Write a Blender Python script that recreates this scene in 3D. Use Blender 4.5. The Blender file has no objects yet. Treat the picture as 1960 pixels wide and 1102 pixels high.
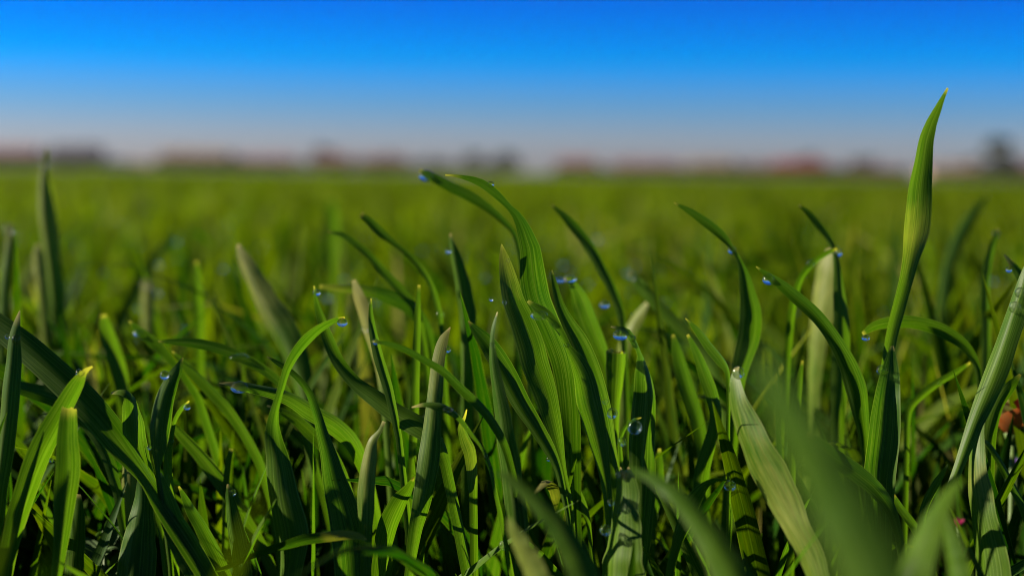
import bpy, math, random
import numpy as np
from mathutils import Vector, Matrix

random.seed(11)
rng = np.random.default_rng(11)
scene = bpy.context.scene
R = math.radians

# ------------------------------------------------------------------ camera
CAM_H, PITCH, ROLL, LENS, FOCUS = 0.24, R(4.64), R(0.70), 50.0, 0.40
FPX = LENS / 36.0 * 1960.0                       # focal length in photo pixels
F = Vector((0, math.cos(PITCH), -math.sin(PITCH)))
U0 = Vector((0, math.sin(PITCH), math.cos(PITCH)))
X0 = Vector((1, 0, 0))
RT = X0 * math.cos(ROLL) + U0 * math.sin(ROLL)
UP = -X0 * math.sin(ROLL) + U0 * math.cos(ROLL)
CAM = Vector((0, 0, CAM_H))
cam_d = bpy.data.cameras.new("camera")
cam = bpy.data.objects.new("camera", cam_d)
scene.collection.objects.link(cam)
cam.matrix_world = Matrix(((RT.x, UP.x, -F.x, CAM.x), (RT.y, UP.y, -F.y, CAM.y), (RT.z, UP.z, -F.z, CAM.z), (0, 0, 0, 1)))
cam_d.lens, cam_d.sensor_width, cam_d.sensor_fit = LENS, 36.0, 'HORIZONTAL'
cam_d.clip_start, cam_d.clip_end = 0.01, 9000
cam_d.dof.use_dof = True
cam_d.dof.focus_distance = FOCUS
cam_d.dof.aperture_fstop = 6.4
scene.camera = cam

# ------------------------------------------------------------------ sky and sun
SUN_AZ, SUN_EL = R(-81), R(25)                  # azimuth clockwise from the view direction
world = bpy.data.worlds.new("World")
scene.world = world
world.use_nodes = True
wn, wl = world.node_tree.nodes, world.node_tree.links
wn.clear()
w_out = wn.new('ShaderNodeOutputWorld')
w_bg = wn.new('ShaderNodeBackground')
w_bg.inputs['Strength'].default_value = 0.05
sky = wn.new('ShaderNodeTexSky')
sky.sky_type = 'NISHITA'
sky.sun_disc = False
sky.sun_elevation, sky.sun_rotation = SUN_EL, SUN_AZ
sky.ozone_density, sky.dust_density, sky.air_density = 4.0, 0.6, 1.0
tc = wn.new('ShaderNodeTexCoord')
sep = wn.new('ShaderNodeSeparateXYZ')
mr = wn.new('ShaderNodeMapRange')
mr.inputs['From Min'].default_value, mr.inputs['From Max'].default_value = 0.0, 0.40
cr = wn.new('ShaderNodeValToRGB')
SKY_STOPS = [(0.0, (0.66, 0.63, 0.82)), (0.05, (0.57, 0.61, 0.88)), (0.115, (0.26, 0.55, 1.04)),
             (0.19, (0.0, 0.52, 1.36)), (0.29, (0.0, 0.30, 1.20)), (0.42, (0.04, 0.26, 0.88)), (1.0, (0.09, 0.22, 0.42))]
while len(cr.color_ramp.elements) < len(SKY_STOPS):
    cr.color_ramp.elements.new(0.5)
for e, (p, c) in zip(cr.color_ramp.elements, SKY_STOPS):
    e.position, e.color = p, (*c, 1)
mx = wn.new('ShaderNodeMix')
mx.data_type, mx.blend_type = 'RGBA', 'MULTIPLY'
mx.inputs[0].default_value = 1.0
wl.new(tc.outputs['Generated'], sep.inputs[0])
wl.new(sep.outputs['Z'], mr.inputs['Value'])
wl.new(mr.outputs[0], cr.inputs[0])
wl.new(sky.outputs[0], mx.inputs[6])
wl.new(cr.outputs[0], mx.inputs[7])
wl.new(mx.outputs[2], w_bg.inputs[0])
wl.new(w_bg.outputs[0], w_out.inputs[0])

sun_d = bpy.data.lights.new("sun", 'SUN')
sun_d.energy, sun_d.angle, sun_d.color = 5.0, R(0.5), (1.0, 0.89, 0.70)
sun = bpy.data.objects.new("sun", sun_d)
scene.collection.objects.link(sun)
to_sun = Vector((math.sin(SUN_AZ) * math.cos(SUN_EL), math.cos(SUN_AZ) * math.cos(SUN_EL), math.sin(SUN_EL)))
sun.rotation_euler = to_sun.to_track_quat('Z', 'Y').to_euler()
sun.location = (-3, -1, 3)

scene.view_settings.view_transform = 'Standard'
scene.view_settings.look = 'None'
scene.view_settings.exposure = 1.48
scene.view_settings.gamma = 1.0
scene.render.engine = 'CYCLES'
cy = scene.cycles
cy.use_denoising = True
cy.filter_width = 1.0
cy.max_bounces, cy.diffuse_bounces, cy.glossy_bounces, cy.transmission_bounces, cy.transparent_max_bounces = 10, 2, 3, 8, 6
cy.sample_clamp_indirect = 5.0
cy.caustics_refractive = True
cy.caustics_reflective = False

# ------------------------------------------------------------------ helpers
def px(x, y, z):
    """A point in the place: where the photograph's pixel lies at depth z metres from the camera."""
    return CAM + F * z + RT * ((x - 980.0) / FPX * z) + UP * (-(y - 551.0) / FPX * z)

def ground_px(x, Y):
    """A point on the ground Y metres away in the direction of the photo's column x."""
    p = px(x, 330 + (x - 980) * 0.0122, Y)
    return Vector((p.x, p.y, 0))

def tag(o, label=None, cat=None, group=None, kind=None):
    if label: o['label'] = label
    if cat: o['category'] = cat
    if group: o['group'] = group
    if kind: o['kind'] = kind
    return o

def link(name, me, mat=None, parent=None):
    o = bpy.data.objects.new(name, me)
    scene.collection.objects.link(o)
    if mat is not None and me is not None: me.materials.append(mat)
    if parent is not None: o.parent = parent
    return o

def empty(name, loc, label, cat, group=None):
    o = bpy.data.objects.new(name, None)
    scene.collection.objects.link(o)
    o.location = loc
    o.empty_display_size = 0.01
    return tag(o, label, cat, group)

def grid_faces(rows, cols):
    i, j = np.meshgrid(np.arange(rows - 1), np.arange(cols - 1), indexing='ij')
    a = (i * cols + j).ravel()
    return np.stack([a, a + 1, a + cols + 1, a + cols], 1)

def mesh_np(name, V, Fq, uv=None, attrs=None, smooth=True):
    me = bpy.data.meshes.new(name)
    V = np.asarray(V, np.float32).reshape(-1, 3)
    Fq = np.asarray(Fq, np.int32)
    me.vertices.add(len(V)); me.vertices.foreach_set('co', V.ravel())
    n = Fq.shape[1]
    me.loops.add(Fq.size); me.loops.foreach_set('vertex_index', Fq.ravel())
    me.polygons.add(len(Fq)); me.polygons.foreach_set('loop_start', np.arange(0, Fq.size, n, dtype=np.int32))
    if smooth: me.polygons.foreach_set('use_smooth', np.ones(len(Fq), bool))
    if uv is not None:
        l = me.uv_layers.new(name='UVMap')
        l.data.foreach_set('uv', np.asarray(uv, np.float32)[Fq.ravel()].ravel())
    for k, a in (attrs or {}).items():
        at = me.attributes.new(k, 'FLOAT', 'POINT')
        at.data.foreach_set('value', np.asarray(a, np.float32).ravel())
    me.update(calc_edges=True)
    me.validate()
    return me

def catmull(P, n):
    """Smooth curve through the rows of P, n samples, centripetal-ish spacing by chord length."""
    P = np.asarray(P, float)
    d = np.sqrt(np.linalg.norm(np.diff(P[:, :2], axis=0), axis=1) + 1e-6) ** 2
    t = np.concatenate([[0], np.cumsum(d)])
    m = np.zeros_like(P)
    for i in range(len(P)):
        a, b = max(i - 1, 0), min(i + 1, len(P) - 1)
        m[i] = (P[b] - P[a]) / (t[b] - t[a])
    ts = np.linspace(0, t[-1], n)
    k = np.clip(np.searchsorted(t, ts, side='right') - 1, 0, len(P) - 2)
    h = (t[k + 1] - t[k])[:, None]
    s = ((ts - t[k]) / h[:, 0])[:, None]
    return ((2 * s**3 - 3 * s**2 + 1) * P[k] + (s**3 - 2 * s**2 + s) * h * m[k]
            + (-2 * s**3 + 3 * s**2) * P[k + 1] + (s**3 - s**2) * h * m[k + 1])

# ------------------------------------------------------------------ materials
def new_mat(name):
    m = bpy.data.materials.new(name)
    m.use_nodes = True
    m.node_tree.nodes.clear()
    return m, m.node_tree.nodes, m.node_tree.links

def math_node(n, l, op, a, b=None, clamp=False):
    k = n.new('ShaderNodeMath'); k.operation = op; k.use_clamp = clamp
    for i, v in enumerate((a, b)):
        if v is None: continue
        if isinstance(v, (int, float)): k.inputs[i].default_value = v
        else: l.new(v, k.inputs[i])
    return k.outputs[0]

def mix_col(n, l, f, a, b, mode='MIX'):
    k = n.new('ShaderNodeMix'); k.data_type = 'RGBA'; k.blend_type = mode
    for i, v in ((0, f), (6, a), (7, b)):
        if isinstance(v, (int, float)): k.inputs[i].default_value = v
        elif isinstance(v, tuple): k.inputs[i].default_value = (*v, 1)
        else: l.new(v, k.inputs[i])
    return k.outputs[2]

def leaf_material(name, dark, light, veins=9.0, bump=0.05, rough=0.42, trans=0.5, spec=0.17, vein_pale=0.45):
    m, n, l = new_mat(name)
    out = n.new('ShaderNodeOutputMaterial')
    uv = n.new('ShaderNodeUVMap'); uv.uv_map = 'UVMap'
    sp = n.new('ShaderNodeSeparateXYZ'); l.new(uv.outputs[0], sp.inputs[0])
    at = n.new('ShaderNodeAttribute'); at.attribute_name = 'tint'
    dr = n.new('ShaderNodeAttribute'); dr.attribute_name = 'dry_or_sheen'
    # streaks that run along the blade
    mp = n.new('ShaderNodeMapping'); mp.inputs['Scale'].default_value = (veins * 1.6, 14, 1)
    l.new(uv.outputs[0], mp.inputs[0])
    ns = n.new('ShaderNodeTexNoise'); ns.inputs['Scale'].default_value = 1.0; ns.inputs['Detail'].default_value = 3
    l.new(mp.outputs[0], ns.inputs[0])
    # parallel veins
    w = math_node(n, l, 'SINE', math_node(n, l, 'ADD', math_node(n, l, 'MULTIPLY', sp.outputs[0], veins * 6.2832),
                                          math_node(n, l, 'MULTIPLY', ns.outputs[0], 2.2)))
    fine = math_node(n, l, 'SINE', math_node(n, l, 'MULTIPLY', sp.outputs[0], veins * 6.2832 * 2.63))
    w = math_node(n, l, 'ADD', math_node(n, l, 'MULTIPLY', w, 0.3), math_node(n, l, 'MULTIPLY', fine, 0.2))
    mv = n.new('ShaderNodeMapping'); mv.inputs['Scale'].default_value = (veins * 2.4, 1.1, 1)
    l.new(uv.outputs[0], mv.inputs[0])
    nv = n.new('ShaderNodeTexNoise'); nv.inputs['Scale'].default_value = 1.0; nv.inputs['Detail'].default_value = 2
    l.new(mv.outputs[0], nv.inputs[0])
    w = math_node(n, l, 'ADD', w, math_node(n, l, 'MULTIPLY', math_node(n, l, 'SUBTRACT', nv.outputs[0], 0.5), 6.5))
    ridge = math_node(n, l, 'SUBTRACT', 1.0, math_node(n, l, 'MULTIPLY', math_node(n, l, 'ABSOLUTE', math_node(n, l, 'SUBTRACT', nv.outputs[0], 0.56)), 22.0), True)
    # blotches on the scale of centimetres
    tcn = n.new('ShaderNodeTexCoord')
    nb = n.new('ShaderNodeTexNoise'); nb.inputs['Scale'].default_value = 55; nb.inputs['Detail'].default_value = 4
    l.new(tcn.outputs['Object'], nb.inputs[0])
    f = math_node(n, l, 'ADD', at.outputs['Fac'], math_node(n, l, 'MULTIPLY', math_node(n, l, 'SUBTRACT', nb.outputs[0], 0.5), 0.7))
    f = math_node(n, l, 'ADD', f, math_node(n, l, 'MULTIPLY', math_node(n, l, 'SUBTRACT', ns.outputs[0], 0.5), 0.9), True)
    col = mix_col(n, l, f, dark, light)
    val = math_node(n, l, 'ADD', 0.92, math_node(n, l, 'MULTIPLY', math_node(n, l, 'MULTIPLY', w, nb.outputs[0]), 0.30))
    # pale midrib and margins
    du = math_node(n, l, 'ABSOLUTE', math_node(n, l, 'SUBTRACT', sp.outputs[0], 0.5))
    rib = math_node(n, l, 'SUBTRACT', 1.0, math_node(n, l, 'MULTIPLY', du, 26.0), True)
    edge = math_node(n, l, 'MULTIPLY', math_node(n, l, 'SUBTRACT', du, 0.465, True), 26.0, True)
    col = mix_col(n, l, math_node(n, l, 'MULTIPLY', rib, 0.30), col, (0.13, 0.19, 0.045))
    col = mix_col(n, l, math_node(n, l, 'MULTIPLY', edge, 0.55), col, (0.20, 0.26, 0.07))
    col = mix_col(n, l, math_node(n, l, 'MULTIPLY', ridge, vein_pale), col, (0.19, 0.25, 0.07))
    vm = n.new('ShaderNodeVectorMath'); vm.operation = 'SCALE'
    l.new(col, vm.inputs[0]); l.new(val, vm.inputs['Scale'])
    col = vm.outputs[0]
    # withered tissue: straw with rusty margin; also painted pale sheen on sunlit blades
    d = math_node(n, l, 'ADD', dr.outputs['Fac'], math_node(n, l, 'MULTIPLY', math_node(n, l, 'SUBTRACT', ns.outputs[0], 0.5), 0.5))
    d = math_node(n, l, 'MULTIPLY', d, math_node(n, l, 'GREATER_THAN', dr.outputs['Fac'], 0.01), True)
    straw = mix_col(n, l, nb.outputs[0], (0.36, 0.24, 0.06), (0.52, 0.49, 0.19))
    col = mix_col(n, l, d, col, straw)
    bp = n.new('ShaderNodeBump'); bp.inputs['Strength'].default_value = bump; bp.inputs['Distance'].default_value = 0.0004
    hgt = math_node(n, l, 'ADD', w, math_node(n, l, 'MULTIPLY', nb.outputs[0], 1.2))
    l.new(hgt, bp.inputs['Height'])
    pr = n.new('ShaderNodeBsdfPrincipled')
    l.new(col, pr.inputs['Base Color'])
    rg = math_node(n, l, 'ADD', rough - 0.08, math_node(n, l, 'MULTIPLY', nb.outputs[0], 0.16))
    l.new(rg, pr.inputs['Roughness'])
    pr.inputs['IOR'].default_value = 1.45
    pr.inputs['Specular IOR Level'].default_value = spec
    l.new(bp.outputs[0], pr.inputs['Normal'])
    tr = n.new('ShaderNodeBsdfTranslucent')
    l.new(mix_col(n, l, 1.0, col, (1.2, 1.4, 0.25), 'MULTIPLY'), tr.inputs['Color'])
    l.new(bp.outputs[0], tr.inputs['Normal'])
    ms = n.new('ShaderNodeMixShader'); ms.inputs[0].default_value = trans
    l.new(pr.outputs[0], ms.inputs[1]); l.new(tr.outputs[0], ms.inputs[2])
    l.new(ms.outputs[0], out.inputs['Surface'])
    return m

def simple_mat(name, c1, c2, scale=8.0, rough=0.8, trans=0.0, detail=4, bump=0.0):
    m, n, l = new_mat(name)
    out = n.new('ShaderNodeOutputMaterial')
    t = n.new('ShaderNodeTexCoord')
    ns = n.new('ShaderNodeTexNoise'); ns.inputs['Scale'].default_value = scale; ns.inputs['Detail'].default_value = detail
    l.new(t.outputs['Object'], ns.inputs[0])
    mrn = n.new('ShaderNodeMapRange'); mrn.inputs[1].default_value, mrn.inputs[2].default_value = 0.35, 0.65
    l.new(ns.outputs[0], mrn.inputs[0])
    col = mix_col(n, l, mrn.outputs[0], c1, c2)
    pr = n.new('ShaderNodeBsdfPrincipled')
    l.new(col, pr.inputs['Base Color']); pr.inputs['Roughness'].default_value = rough
    if bump:
        bp = n.new('ShaderNodeBump'); bp.inputs['Strength'].default_value = bump
        l.new(ns.outputs[0], bp.inputs['Height']); l.new(bp.outputs[0], pr.inputs['Normal'])
    if trans:
        tr = n.new('ShaderNodeBsdfTranslucent'); l.new(col, tr.inputs['Color'])
        ms = n.new('ShaderNodeMixShader'); ms.inputs[0].default_value = trans
        l.new(pr.outputs[0], ms.inputs[1]); l.new(tr.outputs[0], ms.inputs[2])
        l.new(ms.outputs[0], out.inputs[0])
    else:
        l.new(pr.outputs[0], out.inputs[0])
    return m

LEAF = leaf_material('leaf', (0.020, 0.080, 0.005), (0.088, 0.165, 0.006))
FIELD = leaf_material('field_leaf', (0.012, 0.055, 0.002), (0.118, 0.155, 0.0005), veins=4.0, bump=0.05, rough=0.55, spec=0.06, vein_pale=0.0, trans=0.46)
SOIL = simple_mat('soil', (0.018, 0.012, 0.008), (0.045, 0.030, 0.018), 60, 0.95, bump=0.6)
CROP = simple_mat('crop_far', (0.050, 0.080, 0.004), (0.085, 0.120, 0.006), 2.5, 0.8)

def water_material():
    m, n, l = new_mat('water')
    out = n.new('ShaderNodeOutputMaterial')
    pr = n.new('ShaderNodeBsdfPrincipled')
    pr.inputs['Base Color'].default_value = (1, 1, 1, 1)
    pr.inputs['Roughness'].default_value = 0.09
    pr.inputs['IOR'].default_value = 1.333
    pr.inputs['Transmission Weight'].default_value = 1.0
    tp = n.new('ShaderNodeBsdfTransparent')
    ms = n.new('ShaderNodeMixShader'); ms.inputs[0].default_value = 0.4
    l.new(pr.outputs[0], ms.inputs[1]); l.new(tp.outputs[0], ms.inputs[2])
    l.new(ms.outputs[0], out.inputs[0])
    return m
WATER = water_material()

# ------------------------------------------------------------------ setting: ground and crop
def sheet(name, x0, x1, y0, y1, z, nx, ny, mat, amp=0.0, ygeo=False):
    xs = np.linspace(x0, x1, nx)
    ys = np.geomspace(y0, y1, ny) if ygeo else np.linspace(y0, y1, ny)
    Xg, Yg = np.meshgrid(xs, ys)
    Z = np.full_like(Xg, z) + (rng.random(Xg.shape) - 0.5) * amp
    me = mesh_np(name, np.stack([Xg, Yg, Z], -1), grid_faces(ny, nx))
    o = link(name, me, mat)
    o['kind'] = 'structure'
    return o

sheet('ground', -440, 440, -30, 560, 0.0, 9, 9, SOIL)
sheet('crop_field', -420, 420, 26, 392, 0.150, 200, 160, CROP, 0.03, True)

# ------------------------------------------------------------------ grass blades
NC = 7
def ribbon(P, W, roll, fold, tint, dry_or_sheen, cut=False, seed=0):
    """P (n,3) centre line from tip to root, W (n) real widths, roll (n) turn about the line, fold (n) trough depth / width."""
    n = len(P)
    r = np.random.default_rng(seed)
    T = np.gradient(P, axis=0)
    T /= np.linalg.norm(T, axis=1)[:, None] + 1e-12
    view = P - np.array(CAM)
    view /= np.linalg.norm(view, axis=1)[:, None]
    Wc = np.cross(T, view)
    Wc /= np.linalg.norm(Wc, axis=1)[:, None] + 1e-12
    for i in range(1, n):
        if np.dot(Wc[i], Wc[i - 1]) < 0: Wc[i] = -Wc[i]
    N = np.cross(Wc, T)
    c, s_ = np.cos(roll)[:, None], np.sin(roll)[:, None]
    A = c * Wc + s_ * N
    B = -s_ * Wc + c * N
    s = np.linspace(-1, 1, NC)
    prof = np.abs(s) ** 1.4
    t = np.linspace(0, 1, n)
    ph = r.random(4) * 6.28
    wob = 0.035 * np.sin(t * 19 + ph[0]) + 0.03 * np.sin(t * 41 + ph[1])
    wob2 = 0.035 * np.sin(t * 23 + ph[2]) + 0.03 * np.sin(t * 37 + ph[3])
    side = np.where(s[None, :] < 0, wob[:, None], wob2[:, None])
    half = (W / 2)[:, None] * (1 + 0.3 * side * np.abs(s)[None, :])
    V = (P[:, None, :] + A[:, None, :] * (half * s[None, :])[:, :, None]
         + B[:, None, :] * ((fold[:, None] * prof[None, :] + side * np.abs(s)[None, :] * 0.5) * W[:, None])[:, :, None])
    if cut:
        V[0] += T[0][None, :] * (r.random(NC)[:, None] - 0.3) * W[0] * 0.35
    L = np.concatenate([[0], np.cumsum(np.linalg.norm(np.diff(P, axis=0), axis=1))])
    uv = np.stack(np.broadcast_arrays((s[None, :] + 1) / 2, (L * 10)[:, None] + r.random() * 50), -1).reshape(-1, 2)
    tn = np.repeat(tint[:, None], NC, 1)
    dn = np.repeat(dry_or_sheen[:, None], NC, 1)
    return V, uv, tn, dn

BLADES = {}
def hero(key, label, z, roll, pts, fold=0.16, tint=0.45, tip=0.0012, dry_or_sheen=None, cut=False, group='dewy grass blades', drift=0.5, n=44):
    """A blade traced as (x, y, width) in photo pixels, at its own depth z = (tip, lowest point), carried on down to the soil."""
    pts = np.asarray(pts, float)
    q = catmull(pts, n)
    q[:, 2] = np.maximum(q[:, 2], 1.0)
    t = np.linspace(0, 1, n)
    zt = z[0] + (z[1] - z[0]) * t
    if len(z) > 2: zt = zt + z[2] * np.sin(math.pi * t)
    P = np.array([px(a, b, c) for (a, b, _), c in zip(q, zt)])
    ra = np.interp(t, np.linspace(0, 1, len(roll)), [R(v) for v in roll])
    W = 0.93 * q[:, 2] / FPX * zt / np.maximum(np.cos(ra), 0.42)
    # on down to the soil
    m = 12
    h = P[-1, 2]
    d = P[-1] - P[-3]; d /= np.linalg.norm(d)
    if h > 0.004:
        sl = np.linspace(0, 1, m + 1)[1:]
        lat = np.array([d[0], d[1], 0]) / max(0.35, -d[2] if d[2] < 0 else 0.35)
        E = np.array([P[-1] + lat * h * drift * (1 - (1 - k) ** 2) * 0.6 + np.array([0, 0, -h * k - 0.003 * k]) for k in sl])
        We = W[-1] * (1 - sl) + 0.0035 * sl
        P, W = np.concatenate([P, E]), np.concatenate([W, We])
        ra = np.concatenate([ra, np.full(m, ra[-1])])
    N = len(P)
    tt = np.linspace(0, 1, N)
    fo = fold * np.clip(tt * 6, 0.15, 1) if not cut else np.full(N, fold)
    L = np.concatenate([[0], np.cumsum(np.linalg.norm(np.diff(P, axis=0), axis=1))])
    dr = np.zeros(N)
    if tip: dr = np.clip(1.15 - L / tip, 0, 1)
    if dry_or_sheen: dr = np.maximum(dr, np.interp(tt, [a for a, _ in dry_or_sheen], [0.55 * b for _, b in dry_or_sheen]))  # carries withered patches and painted sun sheen alike
    ti = tint + 0.22 * (tt - 0.4)
    V, uv, tn, dn = ribbon(P, W, ra, fo, ti, dr, cut, seed=len(BLADES) + 3)
    base = Vector((P[-1][0], P[-1][1], 0))
    me = mesh_np('grass_blade', V.reshape(-1, 3) - np.array(base), grid_faces(N, NC), uv, {'tint': tn, 'dry_or_sheen': dn})
    o = link('grass_blade', me, LEAF)
    o.location = base
    tag(o, label, 'grass blade', group)
    BLADES[key] = (P, W)
    return o

# ---- upper middle
hero('C4', 'tall pale-veined blade arching over to the left, its thin tip just below the horizon', (0.395, 0.415), (0,5,15,24,10,-2,-2),
     [(852,335,3),(880,338,7),(920,350,17),(950,372,17),(975,397,12),(991,415,20),(1003,440,30),(1010,460,37),(1016,480,44),(1018,500,48),(1022,535,55),(1031,575,55),(1045,605,50),(1060,640,48),(1078,690,48),(1088,760,45),(1093,850,40),(1098,1000,32)], tip=0.003, fold=0.09, tint=0.35)
hero('C3', 'broad upright blade with a pale pointed tip, centre of the row, leaning left', (0.402, 0.398), (8,6,12,22,22),
     [(960,467,2),(965,495,22),(974,535,36),(984,577,45),(1001,618,52),(1016,660,57),(1025,695,57),(1034,720,54),(1046,755,48),(1056,793,40),(1066,835,30),(1074,874,18),(1081,910,12),(1092,960,10),(1098,1010,7)], fold=0.14, tint=0.62, dry_or_sheen=[(0,0.75),(0.06,0.45),(0.16,0.0)])
hero('C1', 'narrow bluish blade standing upright in front of the broad centre blades', (0.388, 0.385), (-42, -42, -38, -20, -10),
     [(952,597,2),(944,627,8),(941,652,10),(942,700,19),(949,745,26),(957,795,33),(962,840,38),(970,880,40),(978,930,42),(986,990,46),(990,1060,46)], fold=0.24, tint=0.3)
hero('C2', 'dark folded blade with a bright upper edge, leaning left behind the narrow bluish blade', (0.393, 0.392), (2,2,4,6,4),
     [(896,614,2),(911,632,20),(932,655,34),(950,682,40),(972,720,42),(998,770,38),(1026,815,32),(1050,855,26),(1068,895,16),(1078,940,13),(1088,990,10),(1096,1060,8)], fold=0.3, tint=0.4)
hero('C5', 'bright folded blade with a drop in its narrow neck, right of the broad centre blade', (0.392, 0.385), (60, 50, 12, 8, 8),
     [(1010,576,6),(1024,588,16),(1040,600,20),(1060,622,18),(1074,645,15),(1086,668,14),(1098,690,28),(1112,722,42),(1124,770,50),(1138,820,44),(1150,870,32),(1160,930,20),(1166,1000,16)], fold=-0.26, tint=0.55)
hero('C6', 'broad blade with a shaded upper half between the centre blade and the cut stub', (0.408, 0.41), (0,2,12,24,24),
     [(1056,517,3),(1062,545,12),(1072,585,20),(1086,620,34),(1105,655,46),(1125,700,50),(1140,740,46),(1155,790,40),(1166,840,30),(1175,890,22),(1184,960,16)], fold=0.18, tint=0.5)
hero('C7', 'soft-edged leaning blade with a long drop lying across its tip, behind the centre blades', (0.445, 0.45), (30, 28, 25, 20),
     [(1080,531,4),(1092,540,14),(1104,556,26),(1116,582,38),(1130,620,40),(1145,655,36),(1158,690,30),(1168,740,24),(1176,800,18)], tint=0.6)
hero('C8', 'cut-off green stub with a flat top and an orange left edge', (0.43, 0.43), (35, 35),
     [(1187,668,40),(1186,700,39),(1183,735,34),(1180,775,26),(1179,820,20),(1178,880,15)], fold=0.3, tint=0.85, tip=0.0012, cut=True, dry_or_sheen=[(0,0.9),(0.03,0.0)])
hero('C9', 'blade with a hooked narrow tip carrying a blue drop, lit above and shaded below', (0.386, 0.386), (50, 60, 28, 28, -6, -12, -12),
     [(1169,625,2),(1185,628,9),(1203,636,15),(1215,655,12),(1224,672,8),(1230,690,18),(1235,715,34),(1238,746,43),(1236,800,50),(1233,860,53),(1229,930,54),(1222,1020,50),(1215,1100,40)], fold=0.2, tint=0.42)
hero('C10', 'tiny curved blade with a round clear drop hanging from it', (0.376, 0.378), (40, 40, 30),
     [(1227,799,2),(1215,803,4),(1203,812,7),(1193,826,9),(1188,845,7),(1190,880,8),(1194,930,8)], tint=0.5, fold=0.2)
hero('C11', 'stout blunt blade with a row of drops along its brown cut top', (0.376, 0.37), (-45, -48, -48),
     [(1188,896,24),(1192,915,38),(1193,940,46),(1190,980,54),(1185,1030,68),(1179,1075,82),(1176,1130,86)], fold=0.16, tint=0.65, cut=True, tip=0.0025)
hero('C15', 'small bright wedge of a blade below the narrow end of the broad centre blade', (0.415, 0.415), (30, 30),
     [(1080,890,4),(1092,915,14),(1107,945,20),(1118,970,18),(1127,1000,10),(1132,1050,8)], tint=0.7)
hero('C16', 'dim triangular blade behind the blurred streak, right of the stout blunt blade', (0.44, 0.44), (25, 25),
     [(1262,858,6),(1262,895,20),(1259,935,28),(1252,985,16),(1250,1050,10)], tint=0.45)
# ---- left of the middle
hero('B1', 'large hooked blade with a big drop at its tip, standing on a swollen striped base', (0.388, 0.382), (65, 55, 38, 30, -20, -36, -40, -38),
     [(660,608,4),(642,613,11),(613,630,18),(588,654,21),(566,682,19),(551,708,16),(542,736,14),(535,760,14),(528,784,17),(523,815,28),(524,845,38),(528,874,46),(531,911,55),(535,950,60),(542,987,65),(549,1025,66),(550,1063,58),(547,1110,44)], fold=0.2, tint=0.42)
hero('B2', 'dark bent blade with a bright left edge, right of the large hooked blade', (0.398, 0.388), (45, 35, 12, 2, 2, 2),
     [(511,682,2),(535,697,10),(563,718,12),(588,748,14),(603,785,18),(616,830,24),(628,870,34),(640,920,48),(655,970,62),(668,1030,72),(675,1110,70)], fold=-0.2, tint=0.25)
hero('B3', 'short blade with a bleached striped top and a dark broken tip', (0.387,0.383), (-28,-28,-28),
     [(735,806,7),(727,824,9),(713,843,18),(706,870,27),(700,910,33),(697,950,36),(697,1000,30),(698,1060,22)], fold=0.2, tint=0.6, dry_or_sheen=[(0,0.2),(0.1,0.3),(0.22,0.5),(0.4,0.2),(0.6,0)])
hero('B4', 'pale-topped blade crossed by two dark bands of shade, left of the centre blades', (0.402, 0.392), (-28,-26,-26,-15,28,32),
     [(862,626,2),(848,650,20),(838,690,27),(832,735,30),(827,785,33),(823,830,39),(818,880,45),(812,925,42),(806,970,36),(798,1010,28),(790,1060,22),(783,1110,18)], fold=0.18, tint=0.5, dry_or_sheen=[(0,0.6),(0.12,0.4),(0.26,0.15),(0.34,0.0)])  # straw tone at the top paints the sheen of direct sun
hero('B5', 'thin dark blade sweeping down to the right across the pale-topped blade', (0.375, 0.385), (0,0,5),
     [(712,653,2),(740,657,10),(775,669,13),(810,688,14),(847,710,16),(880,742,18),(910,770,19),(938,802,18),(965,850,16),(985,920,14)], tint=0.28, fold=0.12)
hero('B6', 'long blade bending at its middle and running down right, drop near its tip', (0.425, 0.4), (35, 28, 25, 32, 35),
     [(601,547,3),(605,575,9),(616,610,18),(630,648,24),(650,692,26),(680,730,28),(715,756,34),(755,785,40),(800,812,44),(835,842,34),(855,890,22)], tint=0.55)
hero('B7', 'slim bright-edged blade standing straight up beside the bleached leaf', (0.41, 0.405), (15, 15, 18),
     [(710,571,3),(710,600,10),(716,640,17),(728,690,21),(742,735,21),(753,780,17),(765,840,14)], tint=0.55, fold=0.3)
hero('B8', 'bleached straw-coloured blade tip behind the slim bright-edged blade', (0.46,0.45), (-42, -42, -30),
     [(677,536,7),(685,568,24),(695,600,28),(704,632,25),(715,672,18),(726,715,16),(735,780,14)], tint=0.6, dry_or_sheen=[(0,0.9),(0.5,0.55),(0.8,0)])
hero('B9', 'very straight slender stem rising left of the pale-topped blade', (0.43, 0.43), (16,14),
     [(802,545,6),(800,600,13),(798,660,16),(796,720,17),(794,790,18),(790,860,16)], tint=0.6)
hero('B10', 'small drooping blade with an orange tip and a flat drop, crossing the pale-topped blade', (0.378, 0.38), (60, 55, 45, 40),
     [(788,779,2),(815,773,10),(840,775,18),(860,783,15),(876,795,10),(890,812,10),(905,832,9),(925,858,8),(940,895,8)], tint=0.5, tip=0.003)
hero('B10b', 'tattered curled blade with an orange tip in the shade of the centre blades', (0.40, 0.40), (50, 30, 20),
     [(893,783,3),(889,797,8),(884,812,13),(890,835,20),(900,860,26),(905,900,22),(907,960,16)], tint=0.6, tip=0.004, dry_or_sheen=[(0,0.6),(0.2,0.1),(0.5,0.3),(0.7,0)])
hero('B11', 'leaf rising at a slant behind the large hooked blade, tip touching it', (0.42, 0.42), (35, 32, 30),
     [(511,776,3),(535,784,12),(565,800,20),(595,826,26),(628,858,28),(655,905,24),(675,965,18)], tint=0.65)
hero('B13', 'lit triangular blade at the foot of the pale-topped blade', (0.40, 0.40), (32, 32),
     [(792,912,3),(782,935,20),(765,962,34),(748,1000,40),(735,1050,36),(725,1110,28)], tint=0.6)
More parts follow.
